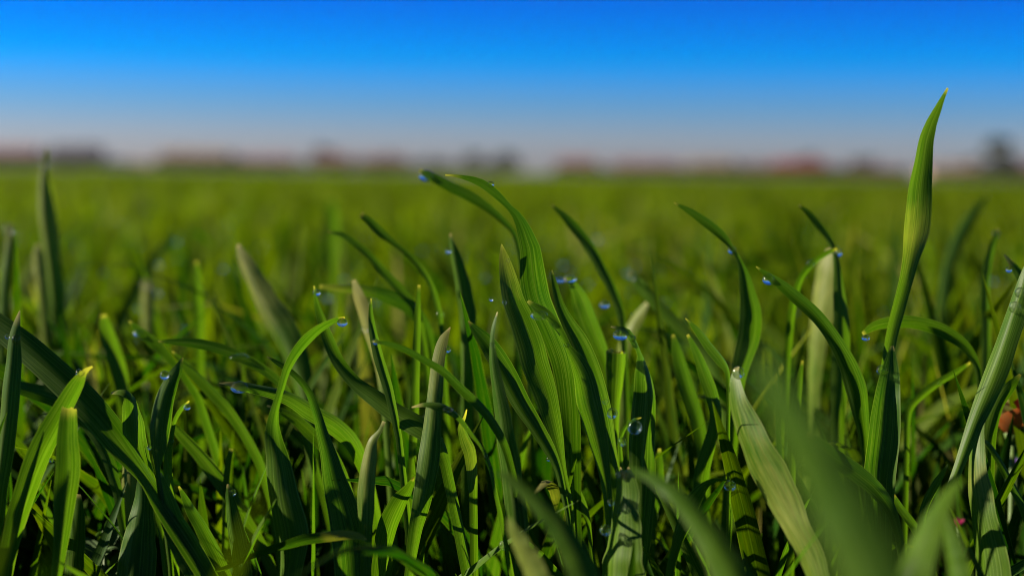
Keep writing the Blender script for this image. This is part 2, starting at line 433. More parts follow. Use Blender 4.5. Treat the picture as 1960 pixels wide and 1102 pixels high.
hero('B14', 'bright narrow sliver between the dark broad base and the lit triangular blade', (0.425, 0.425), (40, 40),
     [(735,1020,4),(740,1045,20),(742,1080,26),(740,1130,22)], tint=0.8)
hero('HB', 'dark blade lying almost flat near the soil with a papery pale tip pointing right', (0.368, 0.385), (40, 40, 50, 60),
     [(702,1032,2),(690,1026,13),(665,1024,19),(640,1026,21),(610,1030,22),(580,1035,21),(548,1044,18),(515,1054,15),(485,1064,12),(450,1080,10),(405,1098,8)], tint=0.15, fold=0.1, dry_or_sheen=[(0,0.85),(0.2,0.8),(0.24,0.0)])
# ---- left side
hero('A1', 'upright folded blade with drops near its reddish tip, at the very left', (0.39, 0.385), (-34, -32, -30, -30),
     [(38,594,2),(32,618,14),(26,645,22),(21,690,30),(16,740,35),(11,800,35),(3,870,34),(-8,950,32),(-20,1060,28)], fold=0.3, tint=0.6, tip=0.004)
hero('A2', 'long wide blade running diagonally from the left edge down to the lower left clump', (0.405, 0.38, -0.004), (5, 12, 28, 50, 32, 38),
     [(-60,570,24),(-20,608,42),(40,655,56),(100,706,60),(160,760,62),(208,812,58),(248,866,46),(283,915,30),(312,962,36),(350,1018,44),(392,1085,40),(430,1150,34)], fold=0.14, tint=0.42, drift=0.3)
hero('A3', 'tall blade with a tiny drop and a brown tip, crossing the long diagonal blade', (0.378, 0.375), (30,22,14,12),
     [(177,701,4),(162,711,12),(149,733,28),(127,775,38),(103,820,44),(78,868,48),(56,925,46),(36,985,42),(20,1045,36),(8,1110,32)], fold=0.2, tint=0.6, tip=0.004)
hero('A4', 'blunt cut blade with a whitish ragged top, near the left edge', (0.372, 0.372), (2,0,10,20),
     [(133,776,28),(131,800,34),(129,840,42),(130,875,48),(129,912,49),(124,960,44),(120,1006,36),(115,1055,27),(108,1110,22)], fold=0.1, tint=0.5, cut=True, tip=0.002, dry_or_sheen=[(0,1.0),(0.04,0.5),(0.06,0)])
hero('A5', 'faded blade standing in shade behind the blunt cut blade', (0.41, 0.41), (-34, -34),
     [(150,945,10),(147,980,26),(142,1030,36),(138,1080,38),(136,1130,32)], tint=0.45)
hero('A6', 'short broad blade with its tip folded flat to the left and a shadow band', (0.395, 0.388), (60,55,20,18,20),
     [(212,752,3),(232,749,12),(248,757,18),(256,775,32),(261,805,42),(264,842,44),(272,880,36),(285,915,28),(298,950,20),(310,1010,14)], fold=0.16, tint=0.62)
hero('A7', 'spear-shaped blade with a round drop below its twisted tip, in the lower left clump', (0.384, 0.384), (-14, -12, -12, -10),
     [(350,684,2),(341,704,18),(328,727,28),(313,765,38),(305,810,41),(302,855,32),(301,895,12),(306,940,12),(316,1000,12),(326,1080,11)], fold=0.3, tint=0.35)
hero('A8', 'wide blade with a lit right edge fanning out below the spear-shaped blade', (0.386, 0.38), (16, 18, 20),
     [(305,905,10),(318,948,32),(335,1000,48),(358,1050,52),(385,1110,46)], fold=0.22, tint=0.4)
hero('A9', 'thin curled blade with two small drops, beside the spear-shaped blade', (0.39, 0.392), (35, 32, 30),
     [(362,767,3),(347,783,9),(335,806,8),(329,840,9),(324,865,15),(323,905,18),(329,950,18),(334,1020,16)], tint=0.7)
hero('A10', 'broad dark blade with a pale left edge at the bottom of the lower left clump', (0.392, 0.385), (-26, -26, -24),
     [(268,905,6),(270,950,34),(263,1005,56),(256,1055,74),(250,1115,78)], fold=0.26, tint=0.22)
hero('A11', 'faded tan blade half hidden behind the lower left clump', (0.425, 0.425), (-38, -38),
     [(250,838,6),(247,870,25),(244,920,30),(241,985,28),(240,1050,22)], tint=0.7, dry_or_sheen=[(0,0.6),(0.5,0.5),(0.8,0.2)])
hero('A12', 'light green upright blade at the bottom behind the wide fanning blade', (0.415, 0.415), (-38, -36),
     [(312,925,10),(318,980,34),(324,1040,42),(328,1110,38)], tint=0.55)
hero('A13', 'dark pointed blade with a pale left stripe and a small drop at its tip', (0.395, 0.395), (-32, -32, -28),
     [(436,926,4),(438,955,18),(443,1000,30),(452,1050,36),(462,1115,36)], fold=0.32, tint=0.35)
hero('A13b', 'small hazy blade standing above the dark pointed blade with a drop', (0.43, 0.43), (0, 0),
     [(443,858,8),(437,885,12),(433,925,13),(431,985,12)], tint=0.6)
hero('A14', 'blurred blade slanting up to the left from the dark stand, small drop near its tip', (0.46, 0.46), (30, 30),
     [(247,614,4),(265,630,16),(290,650,22),(320,675,24),(350,708,22),(380,760,18)], tint=0.4)
hero('A15', 'blurred arching blade with a blue drop on it, left of the large hooked blade', (0.437, 0.44), (0,5,10),
     [(303,653,3),(335,654,14),(370,656,20),(410,664,22),(455,680,22),(500,704,20),(540,738,18),(575,800,14)], tint=0.35, fold=0.1)
hero('A16', 'reddish-tipped blade reaching left behind the large hooked blade, drop underneath', (0.402, 0.425), (55, 45, 35),
     [(420,733,2),(445,735,12),(475,739,20),(515,746,22),(555,760,28),(600,786,34),(645,812,36),(680,850,32),(705,910,24)], tint=0.55, tip=0.005)
hero('A17', 'blurred blade falling from upper left towards the large hooked blade', (0.445, 0.44), (42, 35),
     [(330,672,4),(362,705,18),(400,742,22),(438,784,22),(472,835,20),(500,890,18),(520,960,16)], tint=0.6)
hero('A18', 'dim bright-green blade crossing low behind the dark pointed blade', (0.432, 0.43), (28, 28),
     [(318,800,6),(345,830,20),(385,872,26),(430,930,30),(468,990,28),(505,1050,24),(530,1110,20)], tint=0.55)
hero('A20', 'slender blade leaning right between the wide fanning blade and the dark pointed blade', (0.402, 0.40), (30, 30),
     [(342,930,4),(365,970,20),(392,1015,28),(418,1065,30),(440,1115,28)], tint=0.5, fold=0.26)
hero('A21', 'broad shaded blade dipping right just under the long diagonal blade', (0.43, 0.425), (-8, -8),
     [(10,735,20),(60,748,32),(110,765,36),(160,800,34),(200,860,26),(225,940,20)], tint=0.3)
# ---- right of the middle
hero('D1', 'wide pale glossy blade curving down to the right with a drop at its rounded tip', (0.380, 0.355), (-46, -50, -50, -48, -44),
     [(1412,703,4),(1407,715,14),(1406,735,24),(1409,770,38),(1421,817,51),(1440,864,64),(1463,911,70),(1489,959,66),(1513,1006,58),(1539,1053,52),(1562,1110,42)], fold=0.16, tint=0.62, dry_or_sheen=[(0,0),(0.35,0.15),(0.55,0.4),(0.7,0.2),(0.9,0)])  # pale stretch at mid-blade is a painted sheen
hero('D2', 'thin pointed blade leaning left directly above the wide pale blade, on a wiry stalk', (0.388, 0.392), (50, 45, 36, 30),
     [(1312,609,2),(1335,631,13),(1360,661,19),(1384,690,19),(1394,712,11),(1396,760,8),(1395,830,8),(1396,910,7)], tint=0.5, fold=0.26)
hero('D3', 'hook-shaped blade with a big clear drop at its tip, low between two blurred streaks', (0.382, 0.382), (70, 60, 35, 20, 30),
     [(1399,919,3),(1378,919,6),(1358,929,14),(1343,952,28),(1327,983,33),(1313,1006,30),(1301,1030,24),(1294,1054,18),(1288,1077,18),(1282,1115,16)], fold=0.28, tint=0.5)
hero('D5', 'cut blade sticking out to the left with a brown ragged end', (0.385, 0.39), (0,0,5),
     [(1541,836,24),(1565,850,30),(1600,877,35),(1640,905,36),(1675,935,32),(1705,975,24),(1722,1030,16)], fold=0.16, tint=0.22, cut=True, tip=0.002)
hero('D6', 'long dark-backed blade arching left with a clear drop hanging under its tip', (0.408, 0.418), (0,0,10,24,26),
     [(1447,510,2),(1470,527,13),(1500,549,22),(1530,574,26),(1560,601,27),(1588,635,28),(1610,670,32),(1628,705,38),(1642,745,42),(1650,790,34),(1656,840,20),(1660,900,14)], tint=0.4, fold=0.2)
hero('D7', 'blade with its dark tip half bent over left and a drop at the bend', (0.438, 0.445), (0,0,8,20,20,22),
     [(1290,388,2),(1318,403,13),(1350,425,19),(1382,451,18),(1402,476,9),(1416,500,10),(1424,525,22),(1432,560,32),(1439,600,44),(1436,645,46),(1425,685,40),(1415,725,32),(1406,800,24)], tint=0.45)
hero('D8', 'upright blade with a short dark tip bent left, behind the long dark-backed blade', (0.46, 0.46), (0,0,20,20,20),
     [(1528,392,4),(1546,406,11),(1566,430,15),(1585,455,13),(1597,480,10),(1602,510,14),(1606,550,22),(1611,600,30),(1612,650,36),(1610,700,36),(1605,800,30)], tint=0.6)
hero('D8b', 'short curled blade arching down to the left off the upright bent-tipped blade', (0.455, 0.47), (50, 40, 20),
     [(1602,476,5),(1578,488,10),(1553,508,12),(1532,538,14),(1518,590,16),(1508,680,15)], tint=0.5)
hero('D9', 'wide bleached blade standing blurred behind the long dark-backed blade', (0.52, 0.52), (-42, -42),
     [(1590,478,14),(1582,510,40),(1575,550,50),(1568,600,44),(1560,660,34),(1555,740,26)], tint=0.8, dry_or_sheen=[(0,0.5),(0.4,0.4),(0.7,0.1)])
hero('D10', 'grey-green leaning blade right of the hook-tipped blade, its foot in deep shade', (0.45, 0.45), (22, 22),
     [(1288,640,6),(1298,680,24),(1315,740,32),(1335,800,30),(1348,870,24),(1352,960,18)], tint=0.5)
hero('D11', 'leaning green blade just left of the wide pale glossy blade', (0.425, 0.43), (30, 28),
     [(1316,640,6),(1336,680,18),(1352,720,26),(1366,760,26),(1372,800,24),(1360,850,26),(1345,910,30),(1340,990,26)], tint=0.5)
hero('D12', 'thin upright blade between the blurred streak and the long dark-backed blade', (0.44, 0.44), (28, 28),
     [(1536,690,4),(1530,730,14),(1524,780,20),(1520,830,18),(1518,920,14)], tint=0.65)
# ---- right side
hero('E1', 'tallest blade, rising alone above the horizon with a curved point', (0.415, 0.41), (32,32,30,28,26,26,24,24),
     [(1814,169,4),(1803,191,10),(1794,211,16),(1784,232,21),(1777,252,26),(1771,273,30),(1765,313,37),(1759,354,45),(1756,395,51),(1752,436,53),(1749,456,48),(1745,480,38),(1740,504,31),(1734,532,28),(1726,562,27),(1716,600,26),(1705,645,24),(1695,710,22),(1690,790,16)], fold=-0.12, tint=0.72, dry_or_sheen=[(0,0),(0.26,0),(0.36,0.55),(0.42,0.2),(0.48,0)])  # pale patch partway down is sun sheen painted in straw colour
hero('E2', 'arched blade curving flat to the left with a small drop under its end', (0.425, 0.435), (-30,-20,0,20),
     [(1651,639,7),(1673,624,18),(1708,617,25),(1750,618,26),(1790,628,28),(1825,645,26),(1852,668,20),(1868,695,14),(1876,735,12),(1882,800,11)], tint=0.5, fold=0.12)
hero('E3', 'big dark blade with a bright left margin, standing upright under the tallest blade', (0.405, 0.40), (6, 6, 8, 8),
     [(1708,662,6),(1706,685,22),(1703,715,38),(1697,760,52),(1692,815,62),(1686,870,64),(1682,915,62),(1682,960,56),(1684,1010,46),(1688,1060,36),(1690,1120,30)], fold=-0.3, tint=0.32)
hero('E4', 'thick dewy blade slanting down from the right edge into shade', (0.402, 0.388), (-28,-28,-20,-8,0),
     [(1985,470,4),(1968,510,18),(1955,555,33),(1940,600,40),(1924,650,42),(1905,705,46),(1886,755,42),(1868,800,34),(1850,850,26),(1834,895,20),(1815,945,16),(1798,1010,12)], fold=0.26, tint=0.5)
hero('E5', 'glossy blade with a sharp tip and a shadow cut diagonally across, near the right edge', (0.398, 0.382), (-30, -46, -48, -48, -46),
     [(1911,716,2),(1897,743,10),(1885,772,11),(1873,815,17),(1866,862,30),(1865,905,38),(1868,940,45),(1874,983,51),(1881,1030,58),(1888,1077,66),(1892,1115,66)], fold=0.16, tint=0.6, dry_or_sheen=[(0,0),(0.3,0),(0.4,0.35),(0.52,0)])  # short pale stretch is a painted sun highlight
hero('E6', 'bright bent blade behind the glossy sharp-tipped blade', (0.412, 0.42), (20,18,18),
     [(1953,716,5),(1934,740,22),(1912,775,22),(1898,820,26),(1893,870,28),(1892,930,26),(1896,1000,20)], tint=0.68)
hero('E8', 'narrow blade slanting down to the left with a tiny drop, under the arched blade', (0.44, 0.44), (40, 30),
     [(1857,694,5),(1825,716,13),(1790,738,15),(1760,762,15),(1743,782,14),(1738,810,12),(1736,880,11)], tint=0.6)
hero('E10', 'thin blade from the right edge pointing up to the left, small pale tip', (0.41, 0.41), (30, 30),
     [(1874,836,5),(1893,852,11),(1912,880,13),(1932,918,15),(1956,965,16),(1985,1040,16)], tint=0.5, tip=0.003)
hero('E11', 'small lit blade poking out between the thick dewy blade and the blurred pale streak', (0.40, 0.40), (32, 32),
     [(1814,888,3),(1800,914,13),(1784,942,17),(1770,975,16),(1760,1040,14)], tint=0.65)
hero('E12', 'low bright blade lying sideways at the foot of the big dark blade', (0.415, 0.415), (50, 50),
     [(1750,1046,3),(1722,1046,14),(1690,1052,20),(1655,1064,20),(1630,1085,14)], tint=0.75)
hero('E13', 'short blade leaning left beside the foot of the big dark blade', (0.41, 0.41), (34, 32),
     [(1710,945,4),(1722,968,15),(1742,994,18),(1762,1025,18),(1778,1075,16)], tint=0.55)
hero('E14', 'dark narrow blade arching over the arched blade, close to the right edge', (0.43, 0.43), (0,0),
     [(1922,487,3),(1938,506,13),(1955,532,20),(1975,570,22),(1990,640,20)], tint=0.3, tip=0.004)
# ---- blurred blades close to the lens
near = 'blurred blades close to the lens'
hero('D4', 'huge blurred dark blade close to the lens, left of the big dark blade', (0.165, 0.155), (-40, -34, -14, -12),
     [(1452,672,14),(1462,705,38),(1480,755,62),(1508,810,84),(1545,870,104),(1592,950,122),(1640,1045,136),(1685,1140,145)], group=near, tint=0.4, tip=0)
hero('C12', 'blurred blade close to the lens rising left from below the centre blades', (0.30, 0.285), (20, 18, 18),
     [(952,903,8),(975,915,20),(1005,938,30),(1045,976,40),(1080,1020,50),(1110,1075,60),(1130,1130,64)], group=near, tint=0.5, tip=0)
hero('C13', 'pale blurred pointed blade close to the lens at the bottom edge', (0.315, 0.31), (-42, -42),
     [(974,990,6),(980,1015,22),(994,1045,36),(1012,1080,44),(1032,1130,50)], group=near, tint=0.8, tip=0, dry_or_sheen=[(0,0.3),(0.5,0.4),(1,0.2)])
hero('C14', 'long blurred blade close to the lens running from the stout blunt blade down right', (0.30, 0.27), (30, 22, 18),
     [(1208,897,5),(1225,904,14),(1250,915,24),(1290,942,36),(1330,985,46),(1365,1035,60),(1395,1085,76),(1420,1140,86)], group=near, tint=0.42, tip=0)
hero('E9', 'pale blurred blade close to the lens leaning right at the bottom', (0.28, 0.27), (-44, -42),
     [(1840,916,5),(1818,940,24),(1790,980,42),(1764,1035,56),(1742,1090,66),(1728,1150,66)], group=near, tint=0.7, tip=0)
hero('E9b', 'blurred green blade close to the lens left of the glossy sharp-tipped blade', (0.30, 0.295), (-34, -34),
     [(1808,970,5),(1812,1000,20),(1822,1045,36),(1834,1110,44)], group=near, tint=0.55, tip=0)
# ---- blurred blades behind
behind = 'blurred blades behind the dewy row'
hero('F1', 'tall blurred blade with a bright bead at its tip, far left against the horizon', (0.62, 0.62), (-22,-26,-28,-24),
     [(90,284,5),(86,315,14),(82,350,26),(83,400,36),(88,450,36),(94,500,32),(101,560,34),(108,650,32)], group=behind, tint=0.9, fold=0.45, dry_or_sheen=[(0,0.4),(0.3,0.3),(0.6,0)])  # sunlit sheen of the upper part is put into its colour
hero('F1b', 'pale stubby blade left of the tall blurred blade', (0.60, 0.60), (-40, -40),
     [(72,468,8),(70,490,24),(72,515,26),(78,560,22)], group=behind, tint=0.8, dry_or_sheen=[(0,0.5),(0.6,0.5),(1,0)])
hero('F2', 'soft spear-tipped blade with a whitish point, upper left of the large hooked blade', (0.50, 0.48), (-38, -38, -36, -34),
     [(455,468,7),(464,495,26),(480,536,37),(499,577,47),(522,618,53),(545,658,54),(565,705,46),(582,770,36)], group=behind, fold=0.3, tint=0.4, dry_or_sheen=[(0,0.6),(0.3,0.45),(0.45,0)])  # creamy sunlit sheen painted on from the point downwards
hero('F3', 'thin blurred blade with a broken dark flag-like tip, bowing right', (0.47, 0.47), (0,0,25,28),
     [(690,410,12),(708,424,17),(730,446,18),(752,464,12),(785,490,11),(812,522,12),(830,556,12),(842,602,11),(850,680,10)], group=behind, tint=0.45, cut=True)
hero('F4', 'thin blurred dark blade leaning left under the flag-tipped blade', (0.475, 0.475), (0,10,15),
     [(628,443,3),(660,452,12),(700,482,15),(735,520,18),(768,556,19),(795,590,17),(812,660,14)], group=behind, tint=0.45)
hero('F5', 'blurred dark blade lying level with a pale left end, above the bleached leaf', (0.47, 0.48), (0,0),
     [(612,548,8),(650,551,16),(700,556,22),(745,568,30),(785,590,30),(815,630,24),(830,700,18)], group=behind, tint=0.2, dry_or_sheen=[(0,0.6),(0.18,0.2),(0.3,0)])
hero('F6', 'blurred upright blade, pale on its left half and dark on its right', (0.47, 0.47), (-34, -34),
     [(862,447,4),(866,475,16),(872,515,26),(879,556,33),(885,600,35),(887,660,30),(888,740,24)], group=behind, fold=0.45, tint=0.45)
hero('F7', 'blurred dark blade parallel to the tall arching blade, bead at its tip', (0.47, 0.475), (2,2,0),
     [(803,326,8),(828,339,18),(860,356,22),(900,376,22),(932,396,18),(962,422,13),(985,450,10),(1000,520,10),(1010,620,10)], group=behind, tint=0.3)
hero('F8', 'blurred dark blade leaning left over the open field, right of the centre blades', (0.475, 0.475), (0,0,8),
     [(1056,392,4),(1086,420,17),(1125,468,22),(1153,518,20),(1178,568,18),(1190,610,15),(1196,690,13)], group=behind, tint=0.35)
hero('F9', 'blurred slim upright blade near the right edge', (0.50, 0.50), (24, 22),
     [(1910,438,6),(1898,478,15),(1889,520,18),(1886,560,20),(1888,620,20),(1888,700,18)], group=behind, tint=0.5)
hero('F11', 'very blurred dark blade leaning right behind the tallest blade', (0.72, 0.72), (0,0),
     [(1892,372,4),(1864,408,20),(1838,452,26),(1818,505,26),(1808,560,24),(1804,640,22)], group=behind, tint=0.2)
hero('F14', 'blurred bent blade sloping down right behind the hook-tipped blade', (0.50, 0.49), (-36, -32),
     [(1205,522,8),(1222,543,24),(1245,574,24),(1282,612,26),(1326,656,26),(1362,705,22),(1382,780,18)], group=behind, tint=0.5)
hero('F15', 'pale blurred blade leaning right, behind the cut-off green stub', (0.51, 0.51), (-42, -42),
     [(1240,578,6),(1224,600,20),(1206,628,26),(1192,665,24),(1184,730,20)], group=behind, tint=0.85, dry_or_sheen=[(0,0.35),(0.6,0.3),(1,0)])
hero('F16', 'blurred lit blade with a rounded tip in the dark gap on the left', (0.50, 0.50), (16,14),
     [(198,602,10),(202,622,24),(214,660,32),(228,705,32),(238,770,26)], group=behind, tint=0.8)
hero('F17', 'pale blurred blade tip standing alone in the dark gap on the left', (0.62, 0.62), (-42, -42),
     [(280,536,10),(279,556,24),(279,580,28),(280,640,24)], group=behind, tint=0.8, dry_or_sheen=[(0,0.6),(1,0.2)])
hero('F18', 'very blurred yellowish upright blade left of the flag-tipped blade', (0.95,0.95), (6,6),
     [(634,378,12),(634,410,30),(634,460,32),(636,560,30)], group=behind, tint=0.85)
hero('F19', 'blurred tall stem between the dark gap and the soft spear-tipped blade', (0.56, 0.56), (10,10),
     [(376,500,6),(377,540,22),(380,600,24),(381,680,22)], group=behind, tint=0.7)
hero('F20', 'blurred blade at the left edge with a frosted tip', (0.58, 0.58), (-40, -36),
     [(18,428,8),(17,460,18),(12,500,20),(6,560,22),(2,640,20)], group=behind, tint=0.7, dry_or_sheen=[(0,0.5),(0.3,0)])
# ------------------------------------------------------------------ dew
def uv_sphere(nu=28, nv=18):
    th = np.linspace(0, math.pi, nv); ph = np.linspace(0, 2 * math.pi, nu, endpoint=False)
    V = [(0, 0, 1)]
    for a in th[1:-1]:
        V += [(math.sin(a) * math.cos(b), math.sin(a) * math.sin(b), math.cos(a)) for b in ph]
    V.append((0, 0, -1))
    Fs = []
    for j in range(nu): Fs.append((0, 1 + j, 1 + (j + 1) % nu))
    for i in range(nv - 3):
        for j in range(nu):
            a, b = 1 + i * nu + j, 1 + i * nu + (j + 1) % nu
            Fs.append((a, a + nu, b + nu, b))
    o = 1 + (nv - 3) * nu
    for j in range(nu): Fs.append((o + j, len(V) - 1, o + (j + 1) % nu))
    return np.array(V, float), Fs
SV, SF = uv_sphere()

def drop(key, x, y, r, label, hang=0.0, flat=1.0, front=0.55, wide=1.0):
    """A dew drop on the blade `key`; hang > 0 draws its top up into a neck, flat < 1 lets it spread."""
    P, W = BLADES[key]
    a = np.array([(p[0] - CAM.x, p[1] - CAM.y, p[2] - CAM.z) for p in P])
    z = a @ np.array(F)
    ix = 980 + a @ np.array(RT) / z * FPX
    iy = 551 - a @ np.array(UP) / z * FPX
    k = int(np.argmin((ix - x) ** 2 + (iy - y) ** 2))
    rr = 1.18 * r / FPX * z[k]
    c = px(x, y, z[k] - front * rr)
    V = SV.copy()
    up = np.clip(V[:, 2], 0, 1)
    V[:, :2] *= (1 - hang * 0.75 * up ** 1.5)[:, None]
    V[:, 2] += hang * 0.5 * up ** 2
    V *= np.array([wide, wide, flat]) * rr
    me = bpy.data.meshes.new('dew_drop')
    me.from_pydata(V.tolist(), [], SF)
    me.polygons.foreach_set('use_smooth', np.ones(len(SF), bool))
    o = link('dew_drop', me, WATER)
    o.location = c
    tag(o, label, 'dew drop', 'dew drops on the grass')

drop('B1', 655, 617, 8.5, 'big dew drop hanging at the tip of the large hooked blade', 0.2, 0.85, 0.4)
drop('C10', 1215, 817, 12, 'round clear dew drop hanging from the tiny curved blade', 0.35, 1.05, 0.2)
drop('C10', 1191, 845, 7.5, 'dim ring-like dew drop on the lower bend of the tiny curved blade', 0, 1)
drop('C6', 1172, 791, 9, 'striped clear dew drop beside the shaded upper half of the broad blade', 0.2, 1.0)
drop('C6', 1159, 768, 5, 'small dew drop just above the striped clear drop', 0, 1.0)
drop('C9', 1188, 641, 11, 'blue and white dew drop under the hooked narrow tip left above the stub', 0.15, 0.8, 0.5, 1.15)
drop('C9', 1210, 647, 6, 'small glinting dew drop in the bend of the hooked narrow tip', 0, 0.9)
drop('C5', 1032, 603, 12, 'long blue dew drop held in the narrow neck of the bright folded blade', 0, 0.7, 0.7, 1.2)
drop('C5', 1084, 660, 4.5, 'pair-like small dew bead at the waist of the bright folded blade', 0, 0.8)
drop('C4', 939, 353, 6, 'sparkling dew drop on the arched tip of the tall pale-veined blade', 0, 0.9)
drop('C3', 973, 499, 3.5, 'tiny blue dew bead on the right edge of the pale pointed tip', 0, 1)
drop('C3', 966, 578, 3.5, 'tiny blue dew bead on the left edge of the broad upright blade', 0, 1)
drop('C7', 1072, 536, 10, 'left one of the long blue drops across the soft-edged leaning blade', 0, 0.5, 0.6, 1.2)
drop('C7', 1090, 534, 10, 'right one of the long blue drops across the soft-edged leaning blade', 0, 0.6, 0.6, 1.2)
drop('C1', 942, 660, 4.5, 'small dew drop on the upper part of the narrow bluish blade', 0, 1)
drop('C11', 1183, 908, 5, 'first brown-lit dew bead on the cut top of the stout blunt blade', 0, 0.9)
drop('C11', 1190, 906, 5.5, 'brightest dew bead in the middle of the cut top of the stout blade', 0, 0.9)
drop('C11', 1198, 916, 4, 'lowest dew bead on the right of the stout blade cut top', 0, 0.9)
drop('C11', 1169, 961, 6, 'dew drop on the left edge of the stout blunt blade', 0, 1)
drop('C11', 1159, 1014, 10, 'large dew drop lower down on the left side of the stout blunt blade', 0, 0.9)
drop('C11', 1217, 977, 6, 'faint dew drop on the right edge of the stout blunt blade', 0, 1)
drop('A16', 458, 741, 12, 'wide dew drop under the reddish-tipped blade reaching left', 0.1, 0.8, 0.4, 1.2)
drop('A1', 31, 650, 7, 'bright dew drop on the upright folded blade at the left edge', 0, 1.1)
drop('A1', 14, 644, 4, 'tiny dew bead on the left rim of the folded blade at the left edge', 0, 1)
drop('A3', 152, 713, 6, 'tiny dew drop beside the brown tip of the tall crossing blade', 0, 1)
drop('A3', 98, 880, 3.5, 'faint dew bead on the right edge of the tall crossing blade', 0, 1)
drop('A7', 315, 718, 7.5, 'round dew drop below the twisted tip of the spear-shaped blade', 0, 1)
drop('A7', 286, 856, 4, 'small dew bead on the left rim of the spear-shaped blade', 0, 1)
drop('A9', 358, 779, 5.5, 'upper dew drop on the thin curled blade', 0.2, 0.9)
drop('A9', 328, 845, 5, 'lower dew drop on the thin curled blade', 0.2, 0.9)
drop('A13', 445, 942, 6, 'small dew drop at the tip of the dark pointed blade', 0, 1)
drop('A15', 457, 684, 12, 'blurred blue dew drop lying on the arching blade', 0, 0.55, 0.7, 1.4)
drop('A14', 265, 638, 8, 'blurred dew drop near the tip of the blade slanting up left', 0, 0.7)
drop('B5', 719, 654, 5.5, 'small dew drop under the tip of the thin dark sweeping blade', 0.1, 0.9)
drop('B4', 856, 669, 6, 'blue dew drop on the right edge of the pale-topped blade', 0, 0.9)
drop('B6', 606, 560, 6.5, 'blue dew drop hanging near the tip of the long bending blade', 0, 0.85)
drop('B8', 699, 630, 6, 'blurred blue dew drop on the bleached straw-coloured blade', 0, 0.9)
drop('B10', 857, 783, 7, 'flat dew drop on the small drooping blade', 0, 0.55, 0.6, 1.3)
drop('B10', 931, 875, 4, 'dew bead near the lower end of the small drooping blade', 0, 0.9)
drop('B11', 522, 786, 4, 'dew bead where the slanting leaf touches the large hooked blade', 0, 0.9)
drop('HB', 646, 1027, 4, 'dew bead at the start of the papery pale tip near the soil', 0, 0.9)
drop('D1', 1413, 713, 10, 'blue dew drop on the rounded tip of the wide pale glossy blade', 0, 1.0, 0.8)
drop('D3', 1397, 929, 10, 'big clear dew drop at the tip of the hook-shaped blade', 0.2, 0.9, 0.5)
drop('D6', 1471, 535, 10, 'clear dew drop hanging under the tip of the long dark-backed blade', 0.2, 0.9, 0.4)
drop('D7', 1401, 479, 6.5, 'blue dew drop at the bend of the dark-tipped blade', 0.1, 1)
drop('D8', 1604, 484, 7, 'blurred dew drop at the bend of the upright bent-tipped blade', 0, 1)
drop('D5', 1549, 857, 4.5, 'dew bead under the brown ragged cut end', 0, 0.8)
drop('E2', 1657, 646, 6.5, 'blue dew drop under the flat left end of the arched blade', 0, 0.8)
drop('E3', 1688, 708, 9, 'blue dew drop near the top of the big dark blade', 0, 0.9)
drop('E4', 1943, 588, 10, 'round dew drop on the lit upper part of the thick dewy blade', 0, 1)
drop('E4', 1953, 560, 9, 'upper dew drop close to the right edge on the thick dewy blade', 0, 1)
drop('E5', 1904, 739, 7, 'blue dew drop beside the sharp tip of the glossy blade', 0, 0.75)
drop('E8', 1798, 734, 5, 'glinting dew bead on the narrow slanting blade', 0, 1)
drop('E10', 1928, 919, 5, 'dew bead on the thin blade from the right edge', 0, 1)
drop('E14', 1931, 516, 5, 'blue dew bead on the dark narrow blade close to the right edge', 0, 1)
drop('F1', 85, 315, 8, 'bright blurred dew bead at the tip of the tall far-left blade', 0, 1, 1.0)
drop('F7', 816, 337, 12, 'blurred blue and yellow dew drop at the tip of the parallel dark blade', 0, 0.8)
drop('F8', 1157, 583, 8, 'blurred blue dew drop low beside the dark leaning blade', 0, 0.8)

drop('F17', 279, 545, 9, 'blurred pale dew bead on the blade tip alone in the dark gap', 0, 1, 1.0)
drop('F20', 17, 440, 9, 'blurred dew bead on the frosted blade at the left edge', 0, 1, 1.0)
drop('F9', 1907, 447, 6, 'dew bead at the tip of the slim upright blade near the right edge', 0, 1, 0.8)
drop('F6', 858, 480, 5, 'faint blue dew bead on the half pale, half dark upright blade', 0, 1, 0.8)
drop('F14', 1208, 530, 8, 'blurred dew bead at the top of the bent blade sloping right', 0, 1, 0.9)
drop('F4', 800, 585, 5, 'dew bead at the foot of the thin dark blade leaning left', 0, 1, 0.9)
drop('F3', 843, 602, 6, 'dew bead low on the flag-tipped thin blade', 0, 1, 0.9)
drop('C2', 940, 573, 3.5, 'tiny dew bead above the dark folded blade in the centre', 0, 1, 0.9)
drop('C3', 1050, 878, 4, 'dew bead low on the left edge of the broad upright blade', 0, 1, 0.9)
drop('C1', 964, 1043, 8, 'dim ring-like dew drop low on the narrow bluish blade', 0, 1, 0.9)
drop('D8b', 1552, 505, 7, 'glinting blurred dew bead on the short curled arching blade', 0, 1, 0.9)

